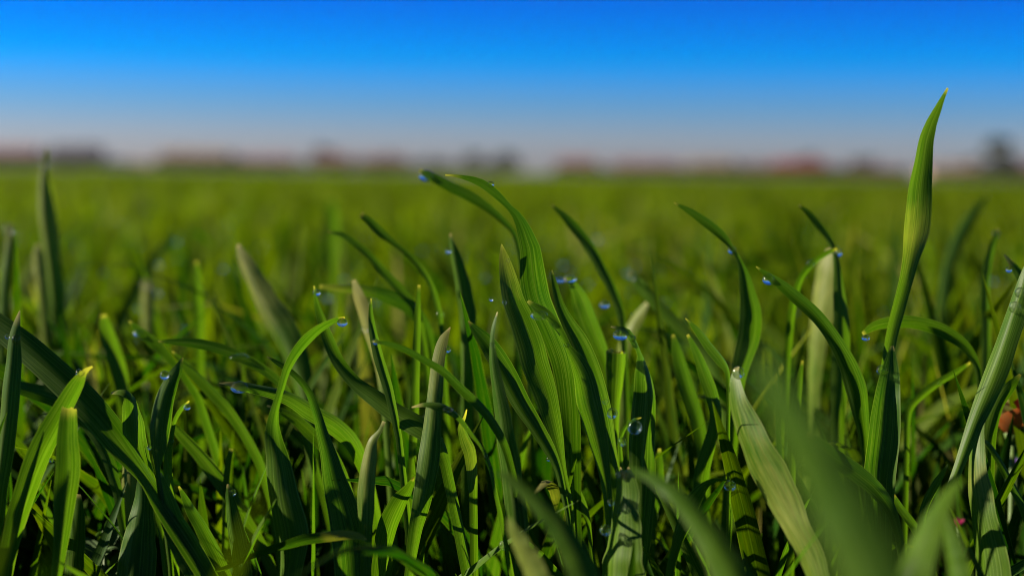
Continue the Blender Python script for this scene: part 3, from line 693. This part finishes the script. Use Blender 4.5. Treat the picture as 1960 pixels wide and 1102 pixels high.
# ------------------------------------------------------------------ the crowded stand of blades
def field_blades(xy, h, width, K, lean, azim, curl, yaw, twist, fold, tint, dry_or_sheen):
    """All arrays of length N; returns verts (N,K,3,3) etc. Blades grow from the soil and bend over."""
    N = len(h)
    t = np.linspace(0, 1, K)[None, :]
    th = lean[:, None] + curl[:, None] * t ** 2
    dz, dr = np.cos(th), np.sin(th)
    z = np.concatenate([np.zeros((N, 1)), np.cumsum(dz[:, :-1], 1)], 1)
    r = np.concatenate([np.zeros((N, 1)), np.cumsum(dr[:, :-1], 1)], 1)
    s = h / np.maximum(z.max(1), 1e-6)
    z *= s[:, None]; r *= s[:, None]
    ca, sa = np.cos(azim)[:, None], np.sin(azim)[:, None]
    P = np.stack([xy[:, :1] + r * ca, xy[:, 1:] + r * sa, z], -1)
    T = np.stack([dr * ca, dr * sa, dz], -1)
    yw = yaw[:, None] + twist[:, None] * t
    H = np.stack([np.cos(yw), np.sin(yw), np.zeros_like(yw)], -1)
    A = H - (H * T).sum(-1, keepdims=True) * T
    A /= np.linalg.norm(A, axis=-1, keepdims=True) + 1e-9
    B = np.cross(A, T)
    w = width[:, None] * np.interp(t, [0, .25, .55, .8, .93, 1], [.35, .7, 1, .75, .38, .03])
    hw = (w / 2)[..., None]
    V = np.stack([P - A * hw, P + B * (w * fold[:, None])[..., None], P + A * hw], 2)
    return V

def scatter_params(n, hmean, hsd, tm):
    return dict(h=np.clip(rng.normal(hmean, hsd, n), 0.07, 0.222), width=rng.normal(0.0072, 0.0018, n).clip(0.0035, 0.012),
                lean=np.abs(rng.normal(0.10, 0.12, n)) + np.where(rng.random(n) < 0.22, rng.uniform(0.1, 0.5, n), 0), azim=rng.normal(3.0, 1.5, n), curl=np.where(rng.random(n) < 0.15, rng.uniform(0.8, 1.9, n), np.abs(rng.normal(0.2, 0.3, n))),
                yaw=rng.uniform(0, 3.1416, n), twist=rng.normal(0, 0.9, n), fold=rng.uniform(0.05, 0.3, n),
                tint=rng.normal(tm, 0.3, n).clip(0, 1), dry_or_sheen=np.where(rng.random(n) < 0.025, rng.uniform(0.2, 0.6, n), 0))

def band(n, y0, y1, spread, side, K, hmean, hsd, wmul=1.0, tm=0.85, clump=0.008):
    yy = np.sqrt(rng.uniform(y0 * abs(y0) if y0 > 0 else 0, y1 * y1, n)) if y0 > 0 else rng.uniform(y0, y1, n)
    xx = rng.uniform(-1, 1, n) * (np.abs(yy) * spread + side)
    p = scatter_params(n, hmean, hsd, tm)
    # tillers: blades rise in clumps from shared feet, so dark gaps open between plants
    m = max(1, n // 7)
    who = rng.integers(0, m, n)
    r = clump * (0.6 + 0.8 * rng.random(n))
    a = rng.uniform(0, 6.283, n)
    xx = xx[who] + r * np.cos(a)
    yy = yy[who] + r * np.sin(a)
    p['h'] = (p['h'] * (1 + rng.normal(0, 0.08, m))[who]).clip(0.07, 0.222)
    p['azim'] = np.where(rng.random(n) < 0.6, a, p['azim'])
    p['width'] = p['width'] * wmul
    xy = np.stack([xx, yy], 1)
    # the front rows must stay lower than the lens's lower edge
    depth = yy
    lim = np.where(yy < 0.385, CAM_H - 0.30 * np.maximum(yy, 0.02) - 0.02, 9)
    lim = np.where((yy >= 0.385) & (yy < 0.46), 0.116, lim)
    p['curl'] = np.where(yy < 0.46, np.minimum(p['curl'], 0.3), p['curl'])
    p['lean'] = np.where(yy < 0.42, np.minimum(p['lean'], 0.22), p['lean'])
    hid = np.abs(xx) < np.maximum(yy, 0) * 0.375 + 0.014
    p['h'] = np.where(hid, np.minimum(p['h'], lim), p['h'])
    keep = (p['h'] > 0.05) & ~((np.abs(yy) < 0.10) & (np.abs(xx) < 0.10))
    p['xy'] = xy
    return {k: v[keep] for k, v in p.items()}, K

def build_mesh(p, K):
    V = field_blades(K=K, **p)
    N = len(p['h'])
    base = grid_faces(K, 3)
    Fq = (base[None] + (np.arange(N) * K * 3)[:, None, None]).reshape(-1, 4)
    t = np.linspace(0, 1, K)
    uv = np.zeros((N, K, 3, 2)); uv[..., 0] = np.array([0, .5, 1]); uv[..., 1] = (t[None, :, None] * 1.6 + rng.random(N)[:, None, None] * 40)
    tint = np.broadcast_to((p['tint'][:, None] + 0 * t[None, :])[:, :, None], (N, K, 3))
    dry_or_sheen = np.broadcast_to((p['dry_or_sheen'][:, None] * np.clip(t[None, :] * 2.5 - 1.2, 0, 1))[:, :, None], (N, K, 3))
    return V, Fq, uv, tint, dry_or_sheen

# the blades just behind the dewy row, each an object of its own
NI = 204
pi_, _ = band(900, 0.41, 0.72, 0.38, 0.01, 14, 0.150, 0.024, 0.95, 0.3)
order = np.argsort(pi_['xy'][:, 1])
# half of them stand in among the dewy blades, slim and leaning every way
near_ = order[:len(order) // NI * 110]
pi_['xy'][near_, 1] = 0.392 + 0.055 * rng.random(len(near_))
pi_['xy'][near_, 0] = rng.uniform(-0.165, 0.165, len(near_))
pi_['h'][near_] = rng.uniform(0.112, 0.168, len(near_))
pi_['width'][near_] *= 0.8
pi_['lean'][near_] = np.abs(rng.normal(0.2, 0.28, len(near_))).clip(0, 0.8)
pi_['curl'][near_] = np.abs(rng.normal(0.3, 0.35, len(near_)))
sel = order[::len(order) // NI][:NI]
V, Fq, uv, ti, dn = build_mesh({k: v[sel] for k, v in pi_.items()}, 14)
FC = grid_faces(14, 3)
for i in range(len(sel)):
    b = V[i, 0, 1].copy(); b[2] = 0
    me = mesh_np('grass_blade', V[i].reshape(-1, 3) - b, FC, uv[i].reshape(-1, 2), {'tint': ti[i], 'dry_or_sheen': dn[i]})
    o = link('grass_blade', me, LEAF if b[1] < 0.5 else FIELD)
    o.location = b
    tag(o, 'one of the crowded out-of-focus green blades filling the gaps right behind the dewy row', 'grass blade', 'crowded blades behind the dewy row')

# all the rest of the field as one mass
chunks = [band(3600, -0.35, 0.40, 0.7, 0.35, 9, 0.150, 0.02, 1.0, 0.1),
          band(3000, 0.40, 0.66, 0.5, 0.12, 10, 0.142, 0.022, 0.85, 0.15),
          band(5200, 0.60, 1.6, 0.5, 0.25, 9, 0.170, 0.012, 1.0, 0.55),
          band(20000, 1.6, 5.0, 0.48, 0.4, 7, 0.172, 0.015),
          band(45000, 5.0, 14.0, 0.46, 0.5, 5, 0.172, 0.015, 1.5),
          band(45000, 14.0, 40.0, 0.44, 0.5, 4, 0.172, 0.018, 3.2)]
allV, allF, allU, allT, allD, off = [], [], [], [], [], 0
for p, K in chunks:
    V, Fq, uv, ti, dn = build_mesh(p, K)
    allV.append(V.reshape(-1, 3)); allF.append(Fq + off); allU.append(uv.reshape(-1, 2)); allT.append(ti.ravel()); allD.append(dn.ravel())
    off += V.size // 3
me = mesh_np('grass', np.concatenate(allV), np.concatenate(allF), np.concatenate(allU), {'tint': np.concatenate(allT), 'dry_or_sheen': np.concatenate(allD)})
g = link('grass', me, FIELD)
tag(g, 'dense green young cereal grass covering the whole field', kind='stuff')

# dew glittering on the blades further back, far too many beads to count
nb = 260
yy = 0.66 * (2.2 / 0.66) ** rng.random(nb)
xx = rng.uniform(-1, 1, nb) * (yy * 0.45 + 0.1)
zz = np.clip(rng.normal(0.168, 0.012, nb), 0.1, 0.198)
rad = rng.uniform(0.0007, 0.0017, nb)
BV, BF = uv_sphere(10, 7)
q_ = [f for f in BF if len(f) == 4]; t_ = [f for f in BF if len(f) == 3]
BT = np.array(t_ + [(f[0], f[1], f[2]) for f in q_] + [(f[0], f[2], f[3]) for f in q_])
DV = np.stack([xx, yy, zz], 1)[:, None, :] + BV[None] * rad[:, None, None]
DF = (BT[None] + (np.arange(nb) * len(BV))[:, None, None]).reshape(-1, 3)
dw = link('dew', mesh_np('dew', DV, DF), WATER)
tag(dw, 'fine dew beads glittering on the blurred blades of the field', kind='stuff')

# ------------------------------------------------------------------ flowers and weeds low in the grass
def mesh_py(name, V, Fs, mat, parent=None, smooth=True):
    me = bpy.data.meshes.new(name)
    me.from_pydata([tuple(v) for v in V], [], [tuple(f) for f in Fs])
    if smooth: me.polygons.foreach_set('use_smooth', np.ones(len(Fs), bool))
    me.update()
    return link(name, me, mat, parent)

def tube(points, radii, sides=8):
    V, Fs = [], []
    pts = [Vector(p) for p in points]
    for i, p in enumerate(pts):
        d = (pts[min(i + 1, len(pts) - 1)] - pts[max(i - 1, 0)]).normalized()
        a = d.orthogonal().normalized(); b = d.cross(a)
        for j in range(sides):
            q = 2 * math.pi * j / sides
            V.append(p + (a * math.cos(q) + b * math.sin(q)) * radii[i])
    for i in range(len(pts) - 1):
        for j in range(sides):
            k = (j + 1) % sides
            Fs.append((i * sides + j, i * sides + k, (i + 1) * sides + k, (i + 1) * sides + j))
    Fs.append(tuple(range(sides))[::-1]); Fs.append(tuple(range((len(pts) - 1) * sides, len(pts) * sides)))
    return V, Fs

def petal(length, width, cup, ang, tilt, n=7, m=5):
    V = []
    for i in range(n):
        t = i / (n - 1)
        w = width * math.sin(math.pi * (0.12 + 0.80 * t)) ** 0.8
        out = length * t
        for j in range(m):
            s = j / (m - 1) * 2 - 1
            x, y, z = s * w / 2, out, cup * (s * s) * w + 0.25 * length * t * t
            y2, z2 = y * math.cos(tilt) - z * math.sin(tilt), y * math.sin(tilt) + z * math.cos(tilt)
            V.append((x * math.cos(ang) - y2 * math.sin(ang), x * math.sin(ang) + y2 * math.cos(ang), z2))
    return V, grid_faces(n, m).tolist()

STEM = simple_mat('stem', (0.05, 0.10, 0.015), (0.09, 0.15, 0.02), 120, 0.6, 0.2)
def flower(x, y, z, size, colours, n, label, tilt=0.9):
    c = px(x, y, z)
    root = empty('flower', (c.x + 0.004, c.y, 0), label, 'flower', 'small flowers among the grass')
    loc = Vector((-0.004, 0, c.z - size * 0.2))
    v, f = tube([(0, 0, 0), (-0.002, 0.001, loc.z * 0.5), loc], [0.0012, 0.001, 0.0009])
    mesh_py('stem', v, f, STEM, root)
    rr = random.Random(int(x))
    for k in range(n):
        v, f = petal(size * rr.uniform(0.5, 0.62), size * 0.4, 0.25, 2 * math.pi * k / n + rr.uniform(-.2, .2), tilt + rr.uniform(-.3, .3))
        o = mesh_py('petal', v, f, colours[k % len(colours)], root); o.location = loc
    v, f = tube([(0, 0, -size * .08), (0, 0, size * .02), (0, 0, size * .1)], [size * .06, size * .1, size * .05], 10)
    o = mesh_py('flower_centre', v, f, STEM, root); o.location = loc

RED = simple_mat('petal_red', (0.25, 0.012, 0.012), (0.34, 0.03, 0.015), 200, 0.5, 0.35)
ORANGE = simple_mat('petal_orange', (0.42, 0.09, 0.012), (0.42, 0.15, 0.04), 200, 0.5, 0.35)
PINK = simple_mat('petal_pink', (0.50, 0.03, 0.14), (0.60, 0.08, 0.22), 200, 0.5, 0.35)
PURPLE = simple_mat('petal_purple', (0.07, 0.03, 0.18), (0.11, 0.05, 0.24), 200, 0.5, 0.35)
YEL = simple_mat('petal_lime', (0.30, 0.34, 0.05), (0.36, 0.38, 0.08), 200, 0.5, 0.35)
flower(1940, 800, 0.45, 0.029, [ORANGE, YEL, RED, ORANGE, YEL, ORANGE, RED], 11, 'blurred red, orange and lime flower at the right edge', 0.5)
flower(1944, 890, 0.48, 0.011, [PURPLE], 6, 'small purple flower in the shade below the red and orange flower', 0.3)
flower(1834, 1002, 0.47, 0.006, [PINK], 5, 'tiny pink flower low beside the glossy sharp-tipped blade', 0.9)
flower(480, 1075, 0.50, 0.011, [RED], 5, 'small red flower close to the soil behind the flat dark blade', 0.5)
flower(283, 726, 0.60, 0.008, [RED], 5, 'dim red flower in the dark gap on the left', 0.8)

WEED = simple_mat('weed_leaf', (0.03, 0.08, 0.008), (0.06, 0.12, 0.015), 150, 0.8, 0.4)
c = px(200, 1040, 0.43)
weed = empty('weed', (c.x, c.y, 0), 'low weed with small crinkled leaves at the lower left between the blades', 'weed')
mesh_py('stem', *tube([(0, 0, 0), (0.001, 0, c.z * .5), (0, 0, c.z + 0.004)], [0.0012, 0.001, 0.0006]), STEM, weed)
rr = random.Random(5)
for k in range(14):
    v, f = petal(rr.uniform(.008, .013), rr.uniform(.005, .008), rr.uniform(-.4, .4), rr.uniform(0, 6.28), rr.uniform(-.3, .6))
    o = mesh_py('leaf', v, f, WEED, weed)
    o.location = (rr.uniform(-.004, .004), rr.uniform(-.003, .003), c.z + rr.uniform(-.022, .006))

# ------------------------------------------------------------------ the village edge
def box(V, Fs, x0, x1, y0, y1, z0, z1):
    b = len(V)
    V += [(x0, y0, z0), (x1, y0, z0), (x1, y1, z0), (x0, y1, z0), (x0, y0, z1), (x1, y0, z1), (x1, y1, z1), (x0, y1, z1)]
    Fs += [tuple(b + i for i in q) for q in ((0, 3, 2, 1), (4, 5, 6, 7), (0, 1, 5, 4), (1, 2, 6, 5), (2, 3, 7, 6), (3, 0, 4, 7))]

GLASS = simple_mat('window_glass', (0.03, 0.035, 0.045), (0.05, 0.055, 0.07), 3, 0.15)
FRAME = simple_mat('window_frame', (0.55, 0.53, 0.50), (0.65, 0.63, 0.60), 3, 0.6)
def pal(name, c):
    c = tuple(v * 0.5 for v in c)
    return simple_mat(name, tuple(v * 0.88 for v in c), tuple(min(1, v * 1.1) for v in c), 0.8, 0.85)
WALLS = {'mauve': pal('wall_mauve', (.40, .30, .34)), 'pink': pal('wall_pink', (.52, .33, .30)), 'cream': pal('wall_cream', (.52, .44, .34)),
         'red': pal('wall_red', (.45, .10, .08)), 'white': pal('wall_white', (.62, .60, .58))}
ROOFS = {'slate': pal('roof_slate', (.12, .10, .13)), 'rust': pal('roof_rust', (.30, .13, .10)), 'red': pal('roof_red', (.42, .06, .04)),
         'rose': pal('roof_rose', (.38, .20, .19)), 'tan': pal('roof_tan', (.42, .28, .18))}
DOOR = simple_mat('door_paint', (0.10, 0.05, 0.03), (0.14, 0.08, 0.05), 2, 0.6)

def house(x0, x1, ye, yr, wall, roof, label, Y=410.0, nwin=3, chim=True):
    """Photo columns x0..x1, eaves and ridge rows (level as at mid picture) set its real width and heights."""
    a, b = ground_px(x0, Y), ground_px(x1, Y)
    w, d = (b - a).length, 9.0
    tilt = lambda row: (330 - row) / FPX * Y
    he, hr = tilt(ye), tilt(yr)
    root = empty('house', ((a.x + b.x) / 2, Y + d / 2, 0), label, 'house', 'houses along the far edge of the field')
    V, Fs = [], []
    box(V, Fs, -w / 2, w / 2, -d / 2, d / 2, 0, he)
    n = len(V)
    V += [(-w / 2, 0, hr - .12), (w / 2, 0, hr - .12)]
    Fs += [(4, 7, n), (5, n + 1, 6)]
    wl_ = mesh_py('wall', V, Fs, WALLS[wall], root, False)
    V, Fs = [], []
    o_, e = 0.35, 0.22
    sl = (hr - he) / (d / 2)
    for sgn in (-1, 1):
        b0 = len(V)
        ye_, ze = sgn * (d / 2 + o_), he - sl * o_ + .03
        for dz in (0, e):
            V += [(-w / 2 - o_, ye_, ze + dz), (w / 2 + o_, ye_, ze + dz), (w / 2 + o_, 0, hr + .03 + dz), (-w / 2 - o_, 0, hr + .03 + dz)]
        Fs += [tuple(b0 + i for i in q) for q in ((0, 3, 2, 1), (4, 5, 6, 7), (0, 1, 5, 4), (1, 2, 6, 5), (2, 3, 7, 6), (3, 0, 4, 7))]
    rf = mesh_py('roof', V, Fs, ROOFS[roof], root, False)
    if chim:
        V, Fs = [], []
        box(V, Fs, w * .2, w * .2 + .7, .4, 1.1, hr - .7, hr + .9)
        mesh_py('chimney', V, Fs, ROOFS['rust'], rf, False)
    for k in range(nwin):
        cx = -w / 2 + w * (k + 0.5) / nwin
        hz = he * 0.55
        if k == nwin // 2:
            V, Fs = [], []; box(V, Fs, cx - .5, cx + .5, -d / 2 - .06, -d / 2 + .02, 0.02, 2.1)
            mesh_py('door', V, Fs, DOOR, root, False)
            continue
        V, Fs = [], []
        box(V, Fs, cx - .75, cx + .75, -d / 2 - .05, -d / 2 + .02, hz - .65, hz + .65)
        wf = mesh_py('window', V, Fs, FRAME, root, False)
        V, Fs = [], []
        box(V, Fs, cx - .6, cx - .05, -d / 2 - .08, -d / 2 - .052, hz - .5, hz + .5)
        box(V, Fs, cx + .05, cx + .6, -d / 2 - .08, -d / 2 - .052, hz - .5, hz + .5)
        mesh_py('pane', V, Fs, GLASS, wf, False)

house(-40, 70, 306, 292, 'mauve', 'rose', 'pale mauve house at the far left of the horizon')
house(95, 188, 306, 288, 'mauve', 'slate', 'house with a dark slate roof, behind the tall far-left blade')
house(205, 285, 322, 315, 'white', 'tan', 'low white building in the bright gap at the left of the horizon', nwin=2, chim=False)
house(305, 435, 308, 295, 'pink', 'tan', 'long house with a tan roof, left part of the horizon', nwin=4)
house(445, 560, 313, 303, 'pink', 'rose', 'low pink house between the tan-roofed house and the tree', nwin=3)
house(600, 668, 312, 299, 'red', 'rust', 'small red house under the trees left of the middle')
house(690, 775, 314, 302, 'mauve', 'rust', 'brownish house left of the tall arching blade', nwin=3)
house(1068, 1140, 314, 299, 'pink', 'rose', 'pink house just right of the bright gap in the middle')
house(1175, 1300, 316, 304, 'mauve', 'rose', 'long mauve house right of the yellowish bush', nwin=4)
house(1318, 1400, 313, 302, 'cream', 'tan', 'cream house in front of grey-green trees')
house(1412, 1476, 318, 308, 'mauve', 'rust', 'small dull house left of the bright red house', nwin=2)
house(1484, 1582, 318, 300, 'red', 'red', 'bright red house, the reddest on the horizon', nwin=4)
house(1592, 1735, 322, 312, 'pink', 'red', 'long low house with a dull red roof, left of the tallest blade', nwin=5)
house(1775, 1880, 318, 304, 'pink', 'tan', 'orange-pink house between the tallest blade and the dark tree', nwin=4)
house(1935, 2040, 312, 296, 'cream', 'rust', 'brown-roofed house behind the dark tree at the right edge', Y=425)

CROWN = simple_mat('crown_leaves', (0.022, 0.028, 0.010), (0.050, 0.052, 0.016), 0.6, 0.8, 0.25)
PALE_CROWN = simple_mat('bare_crown', (0.048, 0.040, 0.030), (0.080, 0.066, 0.046), 0.6, 0.85, 0.2)
BUSH = simple_mat('bush_leaves', (0.14, 0.13, 0.02), (0.22, 0.19, 0.04), 0.6, 0.8, 0.3)
BARK = simple_mat('bark', (0.05, 0.035, 0.025), (0.09, 0.065, 0.045), 3, 0.9)

def leaf_cloud(centres, radii, n, leaf, seed):
    r = np.random.default_rng(seed)
    k = r.integers(0, len(centres), n)
    d = r.normal(size=(n, 3)); d /= np.linalg.norm(d, axis=1)[:, None]
    c = np.array(centres)[k] + d * (np.array(radii)[k] * r.random(n) ** 0.4)[:, None] * np.array([1, 1, .85])
    a = r.normal(size=(n, 3)); a /= np.linalg.norm(a, axis=1)[:, None]
    b = np.cross(a, r.normal(size=(n, 3))); b /= np.linalg.norm(b, axis=1)[:, None]
    s = leaf * r.uniform(.6, 1.4, n)[:, None]
    V = np.stack([c - a * s, c + b * s * .55, c + a * s, c - b * s * .55], 1)
    return V.reshape(-1, 3), np.arange(n * 4).reshape(n, 4)

def tree(x, wpx, ytop, label, mat=CROWN, Y=430.0, name='tree', cat='tree', n=1100, low=0.25):
    g0 = ground_px(x, Y)
    h = (330 - ytop) / FPX * Y
    w = wpx / FPX * Y
    root = empty(name, g0, label, cat, 'trees and bushes along the far edge of the field')
    rr = random.Random(int(x * 7))
    v, f = tube([(0, 0, -.1), (.1, 0, h * .3), (-.1, .1, h * .6), (0, 0, h * .85)], [.05 * h, .035 * h, .022 * h, .006 * h], 8)
    tr = mesh_py('trunk', v, f, BARK, root)
    cs, rs = [], []
    for k in range(11):
        z = h * (low + (0.86 - low) * rr.random())
        a = rr.uniform(0, 6.28); q = (w / 2) * .62 * (1 - .55 * (z / h) ** 2) * rr.uniform(.3, 1)
        cs.append((q * math.cos(a), q * math.sin(a), z)); rs.append(rr.uniform(.16, .26) * min(h, w))
    for k in range(6):
        v, f = tube([(0, 0, h * (.25 + .07 * k)), tuple(Vector(cs[k]) * .6 + Vector((0, 0, h * .15))), cs[k]], [.018 * h, .012 * h, .004 * h], 6)
        mesh_py('limb', v, f, BARK, root)
    V, Fq = leaf_cloud(cs, rs, n, .055 * h + .12, int(x) + 3)
    me = mesh_np('crown', V, Fq, smooth=False)
    link('crown', me, mat, root)

tree(140, 130, 296, 'grey bare tree beside the slate-roofed house', PALE_CROWN)
tree(622, 110, 284, 'brownish tree over the small red house', PALE_CROWN)
tree(735, 90, 294, 'brownish low tree behind the brown house', PALE_CROWN)
tree(835, 90, 302, 'low grey tree left of the dark tree group in the middle', PALE_CROWN)
tree(905, 100, 293, 'dark tree, left of the pair in the middle of the horizon')
tree(968, 90, 289, 'dark tree, right of the pair in the middle of the horizon')
tree(1375, 120, 293, 'grey-green tree behind the cream house', PALE_CROWN)
tree(1545, 100, 288, 'grey-green tree above the bright red house', PALE_CROWN)
tree(1655, 110, 293, 'grey-green tree above the long low red-roofed house', PALE_CROWN)
tree(1911, 90, 250, 'tall dark tree near the right edge of the horizon', Y=404, n=1800, low=0.12)
tree(1862, 60, 290, 'small dull tree left of the tall dark tree', PALE_CROWN)
tree(1135, 60, 306, 'yellowish bush between the pink house and the long mauve house', BUSH, Y=404, name='bush', cat='bush', low=0.15)
tree(1945, 70, 300, 'brown bush right of the tall dark tree', BUSH, Y=404, name='bush', cat='bush', low=0.15)

tree(35, 90, 292, 'bare tree behind the pale mauve house at the far left', PALE_CROWN)
tree(360, 100, 291, 'low bare tree behind the long tan-roofed house', PALE_CROWN)
tree(505, 80, 297, 'small bare tree behind the low pink house', PALE_CROWN)
tree(1215, 90, 298, 'bare tree behind the long mauve house, left one', PALE_CROWN)
tree(1275, 70, 302, 'bare tree behind the long mauve house, right one', PALE_CROWN)
tree(1445, 80, 300, 'bare tree behind the small dull house', PALE_CROWN)
tree(1815, 100, 298, 'bare tree behind the orange-pink house', PALE_CROWN)

HEDGE = simple_mat('hedge_leaves', (0.028, 0.023, 0.007), (0.052, 0.042, 0.011), 0.6, 0.85, 0.2)
def hedge(x0, x1, hpx, label):
    a, b = ground_px(x0, 398), ground_px(x1, 398)
    h = 2.6 * hpx / FPX * 398
    root_x = (a.x + b.x) / 2
    n = max(8, int((b.x - a.x) / (h * .7)))
    r = random.Random(abs(int(x0)))
    cs = [((k + .5) / n * (b.x - a.x) - (b.x - a.x) / 2, r.uniform(-.3, .3), h * r.uniform(.4, .62)) for k in range(n)]
    V, Fq = leaf_cloud(cs, [h * .5] * n, n * 150, .34, abs(int(x0)) + 9)
    o = link('hedge', mesh_np('hedge', V, Fq, smooth=False), HEDGE)
    o.location = (root_x, 398, 0)
    tag(o, label, 'hedge', 'hedges at the far edge of the field')
hedge(-60, 200, 8, 'dark hedge at the field edge under the far left houses')
hedge(300, 480, 7, 'dark hedge at the field edge under the tan-roofed house')
hedge(560, 1000, 9, 'long dark hedge at the field edge below the middle trees')
hedge(1062, 1172, 6, 'short dark hedge at the field edge around the yellowish bush')
hedge(1180, 1480, 7, 'dark hedge at the field edge under the mauve and cream houses')
hedge(1480, 1740, 8, 'dark hedge at the field edge under the red-roofed houses')
hedge(1780, 2030, 6, 'dark hedge at the field edge around the tall dark tree')

# ------------------------------------------------------------------ the air
V, Fs = [], []
box(V, Fs, -450, 450, -40, 570, -1.0, 14.5)
hz = mesh_py('haze', V, Fs, None, None, False)
hm, n, l = new_mat('haze_air')
ho = n.new('ShaderNodeOutputMaterial')
hv = n.new('ShaderNodeVolumePrincipled')
hv.inputs['Color'].default_value = (0.80, 0.84, 0.92, 1)
hv.inputs['Density'].default_value = 0.00005
l.new(hv.outputs[0], ho.inputs['Volume'])
hz.data.materials.append(hm)
hz['kind'] = 'stuff'
